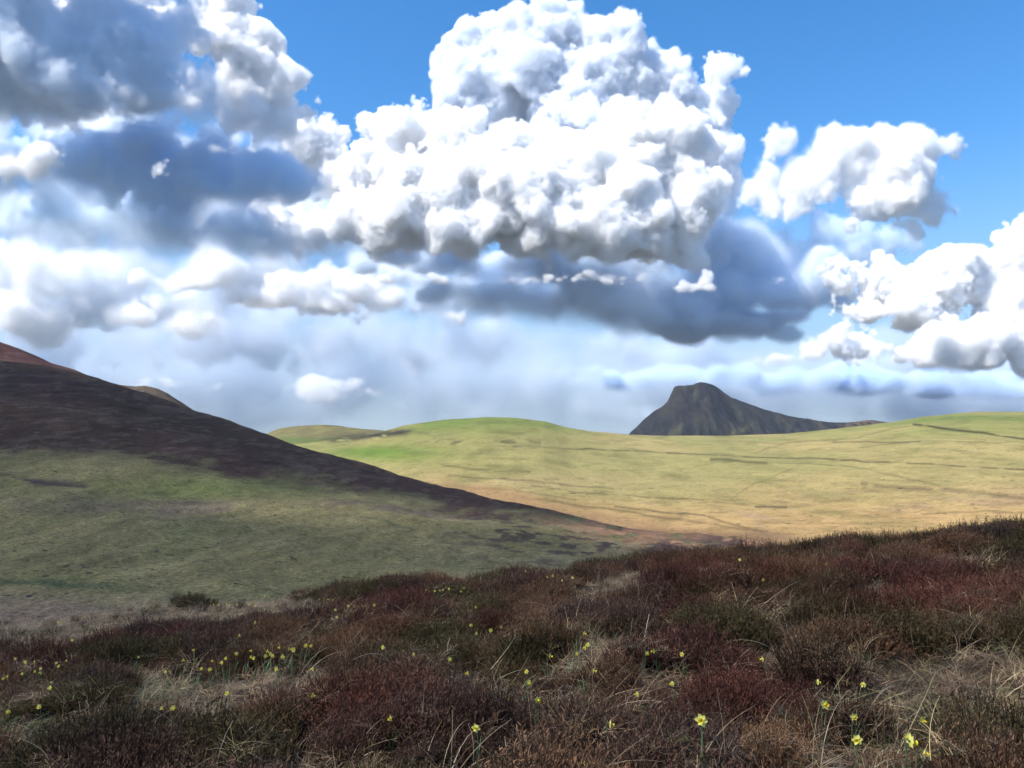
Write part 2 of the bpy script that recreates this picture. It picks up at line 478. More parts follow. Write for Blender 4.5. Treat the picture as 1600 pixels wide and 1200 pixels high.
# patches of pale grass between the heather, as places in the photo: (x, y, rx, ry, weight)
PALE = [(60, 996, 210, 24, 1.3), (270, 972, 170, 18, 1.1), (440, 953, 120, 12, 1.0), (40, 978, 110, 22, 1), (190, 962, 130, 14, 1), (390, 945, 120, 9, .9), (520, 921, 90, 8, .8), (700, 915, 100, 8, .7), (650, 930, 60, 8, .6), (860, 905, 60, 7, .5), (980, 925, 60, 26, .9), (930, 1022, 60, 16, .9),
        (445, 1083, 85, 24, .9), (165, 1048, 55, 13, .9), (1050, 1072, 75, 22, 1), (1170, 975, 60, 14, .7), (1365, 930, 40, 22, .8), (1500, 1060, 140, 50, .65), (1330, 1030, 110, 26, .5),
        (1400, 1140, 150, 60, .7), (920, 1120, 110, 55, .55), (640, 1046, 80, 22, .6), (800, 1010, 60, 14, .4), (400, 1030, 70, 9, .5), (1020, 1010, 40, 18, .7), (1570, 900, 60, 16, .6), (1240, 945, 30, 10, .5), (1180, 1190, 120, 14, .8),
        (300, 990, 60, 10, .4), (100, 1010, 70, 10, .5), (1490, 985, 60, 20, .5), (1560, 1000, 60, 30, .4), (700, 1060, 70, 20, .4), (300, 1120, 80, 12, .35), (560, 960, 60, 14, .4), (1110, 868, 45, 6, .9), (1350, 868, 50, 5, .4)]
GREENISH = [(560, 950, 50, 8), (640, 1020, 70, 14), (600, 1045, 60, 14), (1440, 1150, 120, 40), (1180, 1188, 160, 18), (50, 1150, 90, 30), (230, 1080, 70, 20), (1300, 1040, 60, 24), (790, 915, 50, 6), (620, 908, 80, 8), (380, 1035, 90, 8), (60, 1040, 60, 10)]
DENSE = [(1150, 1125, 165, 46), (810, 1048, 44, 26), (600, 1050, 80, 30), (840, 980, 70, 20), (1480, 950, 180, 60), (1150, 930, 140, 30), (650, 940, 70, 22), (400, 1000, 60, 20), (130, 1080, 80, 25), (500, 1150, 200, 40), (820, 955, 60, 20), (240, 1010, 50, 12)]
RED_ = [(1170, 1120, 150, 45), (600, 985, 60, 18), (1450, 945, 170, 50), (1120, 915, 120, 26), (620, 955, 60, 14), (560, 1130, 120, 40)]


def blot(L, PX, PY):
    v = np.zeros(np.shape(PX))
    for q in L:
        w = q[4] if len(q) > 4 else 1
        v = np.maximum(v, w * np.exp(-(((PX - q[0]) / q[2]) ** 2 + ((PY - q[1]) / q[3]) ** 2) ** 1.2))
    return v


def clump(X, Y, cell=1.0, s=301):
    """0 in the gaps, rising to 1 on the middle of each rounded heather clump; and a random number per clump"""
    best = np.full(np.shape(X), 9.0); rid = np.zeros(np.shape(X))
    u, v = X / cell + .22 * vnoise(X / .35, Y / .35, 5), Y / cell + .22 * vnoise(X / .35 + 9, Y / .35, 6)
    iu, iv = np.floor(u), np.floor(v)
    for a_ in (-1, 0, 1):
        for b_ in (-1, 0, 1):
            cx, cy = iu + a_, iv + b_
            rr_ = .34 + .34 * _hash(cx, cy, s + 2)
            d = np.hypot(u - cx - _hash(cx, cy, s), v - cy - _hash(cx, cy, s + 1)) / rr_
            k = d < best
            best = np.where(k, d, best); rid = np.where(k, _hash(cx, cy, s + 3), rid)
    return np.sqrt(np.clip(1 - best ** 2, 0, 1)), rid


def grassiness(X, Y, PX, PY):
    n = fbm(X / .9, Y / .9, 4, 211)
    c, _ = clump(X, Y)
    g = blot(PALE, PX, PY) * 1.2 + n * .34 - blot(DENSE, PX, PY) * .8 + .30 - .55 * c
    return np.clip(g, 0, 1)


def moor_cover(X, Y, Z):
    PX, PY = to_px(X, Y, Z)
    g = grassiness(X, Y, PX, PY)
    C = np.ones(X.shape + (3,)) * np.array([.020, .014, .012])
    C = mixc(C, np.array([.085, .058, .04]), sstep(.15, .7, g))
    C = mixc(C, np.array([.03, .04, .016]), blot(GREENISH, PX, PY) * .5)
    return C


xs_, ys_ = np.arange(-34, 34, .11), np.arange(-8, 46, .11)
GX, GY = np.meshgrid(xs_, ys_, indexing='ij')
GZ = ground_z(GX, GY)
CC = moor_cover(GX, GY, GZ)
me = bpy.data.meshes.new('moor_ground')
r = len(ys_)
i = np.arange(len(xs_) - 1)[:, None] * r + np.arange(r - 1)[None, :]
mesh_fill(me, np.stack([GX, GY, GZ], -1).reshape(-1, 3), np.stack([i, i + r, i + r + 1, i + 1], -1).reshape(-1, 4))
a = me.attributes.new('cover', 'FLOAT_COLOR', 'POINT')
a.data.foreach_set('color', np.concatenate([CC.reshape(-1, 3), np.ones((CC.size // 3, 1))], 1).astype(np.float32).ravel())
me.materials.append(earth_material('peat_and_litter', [(9, 8, .5), (60, 4, .5)], bump=.9, bump_dist=.05))
tag(bpy.data.objects.new('moor_ground', me), kind='structure')
COL.objects.link(bpy.data.objects['moor_ground'])
del GX, GY, GZ, CC


# ---- plant building blocks
class Ribbons:
    def __init__(s): s.V, s.F, s.C = [], [], []

    def strip(s, pts, w0, w1, col, side=None):
        """a narrow blade through pts, tapering from w0 to w1"""
        b = len(s.V); n = len(pts)
        for k, p in enumerate(pts):
            d = (pts[min(k + 1, n - 1)] - pts[max(k - 1, 0)])
            sd = side if side is not None else d.cross(Vector((.3, .2, 1)))
            if sd.length < 1e-6: sd = Vector((1, 0, 0))
            sd = sd.normalized() * (w0 + (w1 - w0) * k / (n - 1)) * .5
            s.V += [p - sd, p + sd]; s.C += [col, col]
        for k in range(n - 1):
            s.F.append((b + 2 * k, b + 2 * k + 1, b + 2 * k + 3, b + 2 * k + 2))

    def mesh(s, name, mat):
        me = bpy.data.meshes.new(name)
        me.from_pydata([tuple(v) for v in s.V], [], s.F)
        a = me.attributes.new('part_tint', 'FLOAT_COLOR', 'POINT')
        a.data.foreach_set('color', np.array([(*c, 1) for c in s.C], np.float32).ravel())
        me.materials.append(mat)
        return me


def plant_material(name, translucent=.25, rough=.7, spec=.25, base=None, inst=True):
    m = bpy.data.materials.new(name); m.use_nodes = True
    nt = m.node_tree; N, L = nt.nodes, nt.links
    bs = N['Principled BSDF']; bs.inputs['Roughness'].default_value = rough; bs.inputs['Specular IOR Level'].default_value = spec
    if base is None:
        a1 = N.new('ShaderNodeAttribute'); a1.attribute_name = 'part_tint'
        a2 = N.new('ShaderNodeAttribute'); a2.attribute_name = 'tint'; a2.attribute_type = 'INSTANCER'
        vm = N.new('ShaderNodeVectorMath'); vm.operation = 'MULTIPLY'
        L.new(a1.outputs['Color'], vm.inputs[0])
        if inst: L.new(a2.outputs['Color'], vm.inputs[1])
        else: vm.inputs[1].default_value = (1, 1, 1)
        c = vm.outputs[0]
    else:
        nz = N.new('ShaderNodeTexNoise'); nz.inputs['Scale'].default_value = 60
        mx = N.new('ShaderNodeMix'); mx.data_type = 'RGBA'
        mx.inputs['A'].default_value = (*[q * .8 for q in base], 1); mx.inputs['B'].default_value = (*[min(1, q * 1.15) for q in base], 1)
        L.new(nz.outputs['Fac'], mx.inputs['Factor']); c = mx.outputs['Result']
    L.new(c, bs.inputs['Base Color'])
    tr = N.new('ShaderNodeBsdfTranslucent'); L.new(c, tr.inputs['Color'])
    ms = N.new('ShaderNodeMixShader'); ms.inputs[0].default_value = translucent
    L.new(bs.outputs[0], ms.inputs[1]); L.new(tr.outputs[0], ms.inputs[2])
    L.new(ms.outputs[0], N['Material Output'].inputs['Surface'])
    return m


heather_mat = plant_material('heather_shoots', .15, .8, .15)
straw_mat = plant_material('dry_grass', .3, .45, .5)


def heather_tuft(seed, stems=70, R0=.12, H=.22):
    r = random.Random(seed); rb = Ribbons()
    for i in range(stems):
        a, q = r.uniform(0, 6.283), math.sqrt(r.random())
        base = Vector((math.cos(a) * q * R0 * .5, math.sin(a) * q * R0 * .5, 0))
        lean = q * .75 + r.uniform(-.1, .15)
        dirn = Vector((math.cos(a) * lean, math.sin(a) * lean, 1)).normalized()
        h = H * (1 - .35 * q * q) * r.uniform(.7, 1.1)
        bend = Vector((r.uniform(-.3, .3), r.uniform(-.3, .3), .1)) * h * .4
        pts = [base + dirn * h * t + bend * t * t for t in (0, .35, .7, 1)]
        g = r.uniform(.75, 1.2)
        rb.strip(pts, .003, .0016, (.55 * g, .48 * g, .45 * g))
        for k in range(17):
            t = r.uniform(.25, 1.0) ** .8
            p = base + dirn * h * t + bend * t * t
            aa = r.uniform(0, 6.283)
            d = Vector((math.cos(aa) * .75, math.sin(aa) * .75, r.uniform(.5, 1.3))).normalized() * r.uniform(.007, .019)
            g = r.uniform(.6, 1.3) * (.8 + .5 * t)
            rb.strip([p, p + d], .0034, .0016, (1.0 * g, .92 * g, .9 * g))
    return rb.mesh('heather_tuft', heather_mat)


def grass_tuft(seed, blades=26, L0=.2, fallen=.5, w=.0032):
    r = random.Random(seed); rb = Ribbons()
    for i in range(blades):
        a = r.uniform(0, 6.283); b = Vector((r.gauss(0, .035), r.gauss(0, .035), 0))
        l = L0 * r.uniform(.5, 1.5); out = Vector((math.cos(a), math.sin(a), 0))
        droop = r.uniform(.1, 1.2) * fallen * 2
        tw = Vector((r.uniform(-1, 1), r.uniform(-1, 1), 0)) * .25
        pts, p, el = [b], b.copy(), r.uniform(.9, 1.5)
        for k in range(6):
            el -= droop * .42
            d = out * math.cos(el) + Vector((0, 0, math.sin(el))) + tw * (k / 5)
            p = p + d.normalized() * l / 6
            if p.z < .006: p.z = .006 + r.random() * .01
            pts.append(p.copy())
        g = r.uniform(.45, 1.25)
        rb.strip(pts, w, w * .35, (g, g * r.uniform(.86, .97), g * r.uniform(.66, .85)))
    return rb.mesh('grass_tuft', straw_mat)


def scatter(name, kinds, P, rot, scl, idx, tint, label, kind='stuff'):
    """one object whose points carry the small plants"""
    c = bpy.data.collections.new(name + '_plants')
    for k, m_ in enumerate(kinds):
        c.objects.link(bpy.data.objects.new('%s_plant_%02d' % (name, k), m_))
    me = bpy.data.meshes.new(name)
    me.vertices.add(len(P)); me.vertices.foreach_set('co', P.astype(np.float32).ravel())
    for nm, ty, arr, key in (('rot', 'FLOAT_VECTOR', rot, 'vector'), ('scl', 'FLOAT_VECTOR', scl, 'vector'), ('idx', 'INT', idx, 'value'), ('tint', 'FLOAT_COLOR', np.concatenate([tint, np.ones((len(P), 1))], 1), 'color')):
        a = me.attributes.new(nm, ty, 'POINT')
        a.data.foreach_set(key, arr.astype(np.int32 if ty == 'INT' else np.float32).ravel())
    o = bpy.data.objects.new(name, me); COL.objects.link(o)
    ng = bpy.data.node_groups.new(name + '_scatter', 'GeometryNodeTree')
    ng.interface.new_socket('Geometry', in_out='INPUT', socket_type='NodeSocketGeometry')
    ng.interface.new_socket('Geometry', in_out='OUTPUT', socket_type='NodeSocketGeometry')
    N, L = ng.nodes, ng.links
    gi, go = N.new('NodeGroupInput'), N.new('NodeGroupOutput')
    ci = N.new('GeometryNodeCollectionInfo'); ci.inputs['Collection'].default_value = c
    ci.inputs['Separate Children'].default_value = True; ci.inputs['Reset Children'].default_value = True
    ip = N.new('GeometryNodeInstanceOnPoints'); ip.inputs['Pick Instance'].default_value = True
    L.new(gi.outputs[0], ip.inputs['Points']); L.new(ci.outputs[0], ip.inputs['Instance'])
    for nm, ty, sock in (('rot', 'FLOAT_VECTOR', 'Rotation'), ('scl', 'FLOAT_VECTOR', 'Scale'), ('idx', 'INT', 'Instance Index')):
        na = N.new('GeometryNodeInputNamedAttribute'); na.data_type = ty; na.inputs[0].default_value = nm
        out = [q for q in na.outputs if q.enabled][0]
        if nm == 'rot':
            er = N.new('FunctionNodeEulerToRotation'); L.new(out, er.inputs[0]); out = er.outputs[0]
        L.new(out, ip.inputs[sock])
    L.new(ip.outputs[0], go.inputs[0])
    o.modifiers.new('scatter', 'NODES').node_group = ng
    tag(o, label, None, kind)
    return o


rs = np.random.default_rng(42)


def scatter_points(step_near, growth, dmin, xspan=1120, over=1.12):
    """points spread over the bank, wider apart with distance"""
    P = []
    y = dmin
    while y < 27:
        st = step_near * (1 + growth * max(0, y - 4))
        hw = y * (xspan / F_PX) + .6
        x = np.arange(-hw, hw, st)
        x = x + rs.uniform(-.5, .5, len(x)) * st
        P.append(np.stack([x, y + rs.uniform(-.5, .5, len(x)) * st], 1))
        y += st * .9
    P = np.concatenate(P)
    px = 800 + F_PX * _c * P[:, 0] / P[:, 1]
    return P[P[:, 1] < interp(CR_D, px) * over + .5]


def full(P):
    z = ground_z(P[:, 0], P[:, 1])
    px, py = to_px(P[:, 0], P[:, 1], z)
    return z, px, py, grassiness(P[:, 0], P[:, 1], px, py)


# where the daffodils show in the photo
Z5 = [(50,397),(106,412),(163,408),(155,445),(178,435),(160,457),(222,413),(224,430),(258,405),(97,457),(40,468),(6,482),(218,490),(230,512),(163,595),(33,608),(303,320),(310,382),(365,225),(250,242),(590,290),(562,390),(752,315),(832,362),(697,447),(757,405),(870,440),(908,407),(940,412),(978,375),(947,395),(1025,390),(1070,363),(1100,387),(1107,368),(1130,372),(1127,388),(1062,395),(1168,390),(1187,350),(1250,338),(1268,345),(1288,345),(1220,362),(1200,358),(1328,440),(960,535),(1295,552),(1150,440),(1057,248),(977,298),(987,255),(862,252),(1100,190),(1292,208),(1395,195),(1415,222),(1445,178),(1502,177),(1557,173),(1345,150),(1365,150),(1393,143),(1380,154),(840,148),(890,145),(890,172),(915,172),(940,170),(960,172),(985,172),(1040,172),(1065,178),(1120,128),(1105,120),(1335,92),(1265,115),(645,600),(708,602),(820,435)]
Z6 = [(740,125),(857,113),(900,112),(948,135),(965,139),(1050,140),(1015,152),(557,150),(303,155),(313,200),(437,190),(475,195),(495,193),(508,190),(540,185),(595,183),(583,198),(620,173),(1240,203),(643,267),(630,340),(705,357),(773,345),(640,368),(1070,370),(1130,414),(1128,432),(1043,453),(952,465),(388,458),(531,480),(643,535),(843,570),(812,645),(895,648),(872,525),(655,768),(1207,755),(1120,903),(1345,622),(265,432),(1338,450),(1103,523),(300,722)]
Z7 = [(417,200),(765,212),(505,287),(75,577),(180,590),(535,610),(155,710),(743,712),(933,715),(757,803),(875,850),(257,870),(887,930),(1160,865),(1085,922),(1108,985),(1135,1003)]
SPOTS = [(x / 2.667, 880 + y / 2.667) for x, y in Z5] + [(500 + x / 2.667, 850 + y / 2.667) for x, y in Z6] + [(1000 + x / 2.667, 800 + y / 2.667) for x, y in Z7]

def foot_of(px_, py_, up):
    """where a flower head seen at this place stands, its head `up` above the ground"""
    D = np.linspace(2.8, 30, 1400)
    d = ray(px_, py_)
    gap = (EYE.z + d.z * D) - (ground_z(d.x * D, D) + up)
    k = np.argmax(gap <= 0) if (gap <= 0).any() else int(np.argmin(gap))
    return D[k], d.x * D[k], float(ground_z(d.x * D[k], D[k]))


FLOWERS = []
_rf = random.Random(9)
for x_, y_ in SPOTS:
    v_ = _rf.randrange(5); s_ = 1 + .1 * _rf.uniform(-1, 1)
    FLOWERS.append((x_, y_, v_, s_, *foot_of(x_, y_, (.20 + .02 * (v_ % 3)) * s_)))
FXY = np.array([(q[5], q[4]) for q in FLOWERS])


def near_flower(P):
    """1 close to a daffodil or just on the camera's side of it, where the heather stays low"""
    m = np.zeros(len(P))
    for fx_, fy_ in FXY:
        t_ = (fy_ - P[:, 1])
        w_ = np.abs(P[:, 0] - fx_ * P[:, 1] / fy_)
        m = np.maximum(m, sstep(.16, .05, w_) * sstep(-.12, -.02, t_) * sstep(.75, .3, t_))
    return m


HB = np.array([.100, .060, .040])        # brown heather
HR = np.array([.110, .036, .028])        # reddish
HG = np.array([.062, .055, .020])        # olive
HD = np.array([.048, .034, .028])        # dark
HO = np.array([.150, .085, .042])        # rusty brown

P = scatter_points(.085, .07, 2.6)
z, px, py, g = full(P)
keep = rs.random(len(P)) > sstep(.08, .42, g) * .95
P, z, px, py, g = P[keep], z[keep], px[keep], py[keep], g[keep]
n1 = fbm(P[:, 0] / 1.6, P[:, 1] / 1.6, 3, 221); n2 = fbm(P[:, 0] / .7, P[:, 1] / .7, 3, 225); n3 = fbm(P[:, 0] / 2.4, P[:, 1] / 2.4, 3, 229)
dens = blot(DENSE, px, py)
cl, cid = clump(P[:, 0], P[:, 1])
hs = (.34 + .85 * np.maximum(cl, dens) + .22 * n1 + .12 * n2) * (1 - .45 * sstep(.1, .5, g)) * rs.uniform(.8, 1.25, len(P))
hs = np.clip(hs, .26, 1.4)*(1 - .6 * near_flower(P)) * (1 + .03 * np.maximum(0, P[:, 1] - 6))
tint = np.ones((len(P), 3)) * HB
tint = mixc(tint, HD, sstep(0, .6, n2) * .8)
tint = mixc(tint, HO, sstep(.1, .7, -n1) * .6)
tint = mixc(tint, HG, np.clip(sstep(.25, .8, n3) * .8 + blot(GREENISH, px, py) * .5, 0, 1))
tint = mixc(tint, HG, (cid > .72) * .75)
tint = mixc(tint, HO, ((cid > .5) & (cid < .72)) * .6)
tint = mixc(tint, HR, ((cid < .12)) * .5)
tint = mixc(tint, HR, blot(RED_, px, py) * .75)
tint = mixc(tint, HG * np.array([.75, .85, .8]), blot([(810, 1048, 46, 26), (610, 912, 60, 9), (1570, 1160, 60, 40), (840, 1040, 40, 20)], px, py) * .9)
tint *= rs.uniform(.7, 1.35, (len(P), 1)) * (.75 + .5 * (cid[:, None] * 7 % 1))
scatter('heather', [heather_tuft(k, 60 + 6 * (k % 3), .12, .2 + .015 * (k % 4)) for k in range(8)],
        np.stack([P[:, 0], P[:, 1], z - .015], 1), np.stack([rs.normal(0, .16, len(P)), rs.normal(0, .16, len(P)), rs.uniform(0, 6.28, len(P))], 1),
        np.stack([hs * 1.12, hs * 1.12, hs * rs.uniform(.8, 1.2, len(P))], 1), rs.integers(0, 8, len(P)), tint,
        'dark brown and reddish heather covering the bank in the foreground')
print('heather', len(P))

# dry grass, thick on the pale patches and scattered through the heather
P = scatter_points(.075, .07, 2.6)
z, px, py, g = full(P)
keep = rs.random(len(P)) < np.clip(.27 + sstep(.02, .5, g) * .70, 0, 1)
P, z, px, py, g = P[keep], z[keep], px[keep], py[keep], g[keep]
ST = np.array([.54, .41, .27]); SP = np.array([.33, .22, .145]); SG = np.array([.16, .20, .08]); SY = np.array([.50, .44, .24])
tint = np.ones((len(P), 3)) * SP
tint = mixc(tint, ST, rs.random(len(P)))
tint = mixc(tint, SG, (rs.random(len(P)) < .16 + .5 * blot(GREENISH, px, py)) * .85)
tint = mixc(tint, SY, (rs.random(len(P)) < .08) * .9)
tint *= rs.uniform(.35, 1.25, (len(P), 1)) ** 1.5
lift = np.where(g < .2, .05 + .15 * clump(P[:, 0], P[:, 1])[0], .03) * rs.uniform(.3, 1, len(P))
sc = rs.uniform(.55, 1.15, len(P)) * (1 + .02 * P[:, 1])
scatter('grass', [grass_tuft(100 + k, 22, .16 + .02 * (k % 3), .6 + .2 * (k % 4), .0028) for k in range(8)],
        np.stack([P[:, 0], P[:, 1], z + lift], 1), np.stack([rs.normal(0, .25, len(P)), rs.normal(0, .25, len(P)), rs.uniform(0, 6.28, len(P))], 1),
        np.stack([sc, sc, sc * rs.uniform(.35, .9, len(P))], 1), rs.integers(0, 8, len(P)), tint,
        'pale dry grass in tufts between the heather')
print('grass', len(P))

# long bleached stalks lying over or leaning out of the heather
P = scatter_points(.23, .05, 3.0)
z, px, py, g = full(P)
keep = rs.random(len(P)) < .25 + .5 * sstep(.05, .4, g)
P, z, px, py, g = P[keep], z[keep], px[keep], py[keep], g[keep]
tint = mixc(np.ones((len(P), 3)) * np.array([.55, .46, .33]), np.array([.5, .36, .26]), rs.random(len(P))) * rs.uniform(.6, 1.3, (len(P), 1))
scatter('bent_stalks', [grass_tuft(200 + k, 5, .34, .42, .0036) for k in range(6)],
        np.stack([P[:, 0], P[:, 1], z + rs.uniform(.02, .12, len(P))], 1), np.stack([rs.normal(.1, .4, len(P)), rs.normal(.3, .3, len(P)), rs.normal(0, .8, len(P))], 1),
        np.stack([rs.uniform(.4, 1.1, len(P))] * 3, 1), rs.integers(0, 6, len(P)), tint,
        'single bleached grass stalks leaning over the heather')

petal_mat = plant_material('pale_yellow_petal', .35, .5, .2, base=(.86, .80, .20))
trumpet_mat = plant_material('deep_yellow_trumpet', .30, .5, .2, base=(.88, .66, .04))
stem_mat = plant_material('daffodil_green', .25, .5, .3, base=(.10, .17, .07))


def add_tube(V, F, pts, rad, seg=6):
    b = len(V)
    for k, p in enumerate(pts):
        d = (pts[min(k + 1, len(pts) - 1)] - pts[max(k - 1, 0)]).normalized()
        u = d.orthogonal().normalized(); v = d.cross(u)
        for s in range(seg):
            a = 2 * math.pi * s / seg
            V.append(p + (u * math.cos(a) + v * math.sin(a)) * rad[k])
    for k in range(len(pts) - 1):
        for s in range(seg):
            F.append((b + k * seg + s, b + k * seg + (s + 1) % seg, b + (k + 1) * seg + (s + 1) % seg, b + (k + 1) * seg + s))


def build(name, V, F, mat, parent=None, loc=None):
    me = bpy.data.meshes.new(name); me.from_pydata([tuple(v) for v in V], [], F); me.materials.append(mat)
    for p_ in me.polygons: p_.use_smooth = True
    o = bpy.data.objects.new(name, me); COL.objects.link(o)
    if parent: o.parent = parent
    return o


def flower_parts(rr, head, axis, size):
    """petals and trumpet round `axis` at `head`"""
    u = axis.orthogonal().normalized(); v = axis.cross(u)
    rot = rr.uniform(0, 1)
    PV, PF = [], []
    for k in range(6):
        a = rot + k * math.pi / 3
        d = u * math.cos(a) + v * math.sin(a); s = axis.cross(d)
        L_ = size * .5 * rr.uniform(.85, 1.1); W = size * .17 * rr.uniform(.85, 1.1)
        back = rr.uniform(-.15, .35); b = len(PV)
        for t, w in ((0, .25), (.25, .8), (.5, 1.0), (.75, .75), (1.0, .05)):
            c = head + d * L_ * t + axis * (L_ * back * t * t + .002 * (k % 2))
            PV += [c - s * W * w, c + axis * W * w * -.25, c + s * W * w]
        for q in range(4):
            for h in (0, 1):
                PF.append((b + q * 3 + h, b + q * 3 + h + 1, b + q * 3 + h + 4, b + q * 3 + h + 3))
    TV, TF = [], []
    seg, b = 12, 0
    prof = ((0, .07), (.12, .11), (.28, .125), (.42, .14), (.48, .19))
    for q, (t, r_) in enumerate(prof):
        for s_ in range(seg):
            a = 2 * math.pi * s_ / seg
            k = 1 + (.12 * math.sin(a * 6) if q == len(prof) - 1 else 0)
            TV.append(head + axis * size * t + (u * math.cos(a) + v * math.sin(a)) * size * r_ * k)
    for q in range(len(prof) - 1):
        for s_ in range(seg):
            TF.append((q * seg + s_, q * seg + (s_ + 1) % seg, (q + 1) * seg + (s_ + 1) % seg, (q + 1) * seg + s_))
    return PV, PF, TV, TF


def daffodil(h, yaw, seed, size=.066, nleaf=3):
    """root Empty at the foot > stem, petals, trumpet, leaves"""
    rr = random.Random(seed)
    root = bpy.data.objects.new('daffodil', None); root.empty_display_size = .05; COL.objects.link(root)
    axis = Vector((math.sin(yaw), -math.cos(yaw), rr.uniform(-.35, .25))).normalized()
    top = Vector((rr.uniform(-.03, .03), rr.uniform(-.03, .03), h))
    V, F = [], []
    pts = [Vector((0, 0, 0)), top * .5 + Vector((rr.uniform(-.012, .012), 0, 0)), top * .93, top + axis * .004 + Vector((0, 0, .008)), top + axis * .018]
    add_tube(V, F, pts, [.0026, .0024, .0022, .0020, .0038])
    build('stem', V, F, stem_mat, root)
    head = top + axis * .02
    PV, PF, TV, TF = flower_parts(rr, head, axis, size)
    build('petals', PV, PF, petal_mat, root)
    build('trumpet', TV, TF, trumpet_mat, root)
    for k in range(nleaf):
        a = rr.uniform(0, 6.283); out = Vector((math.cos(a), math.sin(a), 0)); side = Vector((-out.y, out.x, 0))
        LV, LF = [], []
        hl = h * rr.uniform(.6, .95)
        for t in (0, .25, .5, .75, .92, 1):
            c = out * (.01 + .07 * t * t) + Vector((0, 0, hl * (t - .12 * t * t)))
            w = .0042 * (1 - max(0, t - .6) * 2.2)
            LV += [c - side * w, c + out * .001, c + side * w]
        for q in range(5):
            for hh in (0, 1):
                LF.append((q * 3 + hh, q * 3 + hh + 1, q * 3 + hh + 4, q * 3 + hh + 3))
        build('leaf', LV, LF, stem_mat, root)
    return root


def copy_flower(src):
    r_ = src.copy(); COL.objects.link(r_)
    for ch in [c for c in COL.objects if c.parent is src]:
        c2 = ch.copy(); COL.objects.link(c2); c2.parent = r_
    return r_


ORD = ['first', 'second', 'third', 'fourth', 'fifth', 'sixth', 'seventh', 'eighth', 'ninth', 'tenth', 'eleventh', 'twelfth', 'thirteenth', 'fourteenth', 'fifteenth', 'sixteenth', 'seventeenth', 'eighteenth', 'nineteenth', 'twentieth', 'twenty-first', 'twenty-second', 'twenty-third', 'twenty-fourth', 'twenty-fifth', 'twenty-sixth', 'twenty-seventh', 'twenty-eighth', 'twenty-ninth', 'thirtieth']
# boxes in the photo and the phrase that says where the flowers of that box grow
BOXES = [((1050, 1090, 1200, 1150), 'single daffodil with swept petals in the dark red heather mound'),
         ((0, 1015, 105, 1066), 'daffodil in the loose patch by the left edge'),
         ((60, 1060, 100, 1078), 'daffodil just below the left edge patch'),
         ((0, 1078, 300, 1112), 'lone daffodil low on the left in dark heather'),
         ((270, 1000, 490, 1050), 'daffodil in the dense clump on the left'),
         ((90, 960, 240, 1030), 'small daffodil in brown heather above the left patch'),
         ((300, 925, 430, 958), 'tiny daffodil on the pale grass strip along the edge'),
         ((300, 958, 480, 1000), 'daffodil in the heather above the dense clump'),
         ((470, 910, 602, 970), 'daffodil in the group left of the olive heather on the edge'),
         ((602, 900, 740, 935), 'tiny daffodil in the row below the olive heather on the edge'),
         ((760, 885, 1000, 930), 'tiny daffodil near the middle of the bank edge'),
         ((700, 935, 830, 1000), 'daffodil in the trio above the two leafy green patches'),
         ((880, 980, 945, 1030), 'daffodil beside the rounded dark heather in the middle'),
         ((630, 1010, 760, 1060), 'daffodil in the green gap left of the dark green bush'),
         ((790, 1040, 845, 1100), 'daffodil in front of the dark green bush'),
         ((1000, 1000, 1080, 1030), 'small daffodil by the upright dead stalk'),
         ((1000, 1055, 1070, 1090), 'daffodil in pale grass left of the red heather mound'),
         ((1150, 860, 1300, 920), 'far daffodil high on the heather to the right'),
         ((1190, 1020, 1360, 1080), 'small daffodil above the red heather mound'),
         ((1270, 1090, 1350, 1160), 'big daffodil at the right end of the red heather mound'),
         ((1390, 1110, 1450, 1190), 'big daffodil in the grass near the lower right corner'),
         ((850, 1100, 1000, 1200), 'big daffodil low in the middle of the bank'),
         ((300, 1060, 520, 1120), 'daffodil near the brown litter patch on the left')]
found = []
for x_, y_ in SPOTS:
    ph = next((p_ for (a_, b_, c_, d_), p_ in BOXES if a_ <= x_ <= c_ and b_ <= y_ <= d_), 'scattered daffodil on its own among the heather')
    found.append((ph, x_, y_))
by = {}
for f_ in sorted(found): by.setdefault(f_[0], []).append(f_)
protos = [daffodil(.20 + .02 * (k % 3), -.9 + .5 * k, 300 + k, .040 + .004 * (k % 3)) for k in range(5)]
first = set()
look = {(q[0], q[1]): q[2:] for q in FLOWERS}
rf = random.Random(5)
for ph, fl in by.items():
    fl.sort(key=lambda q: q[1])
    for k, (_, x_, y_) in enumerate(fl):
        v, s_, D_, X_, Z_ = look[(x_, y_)]
        o = protos[v] if v not in first else copy_flower(protos[v])
        first.add(v)
        o.location = (X_, D_, Z_); o.rotation_euler = (0, 0, rf.uniform(-.7, .7)); o.scale = (s_, s_, s_)
        if len(fl) == 1: lab = ph
        elif len(fl) == 2: lab = ph + (', the left one' if k == 0 else ', the right one')
        else: lab = ph + ', ' + (ORD[k] + ' from its left' if k < len(fl) - 1 else 'at its right end')
        lab = lab.split()
        tag(o, ' '.join(lab[:16]), 'daffodil', group='wild daffodils growing through the heather')
print('daffodils', len(SPOTS), round(time.time() - T0, 1))


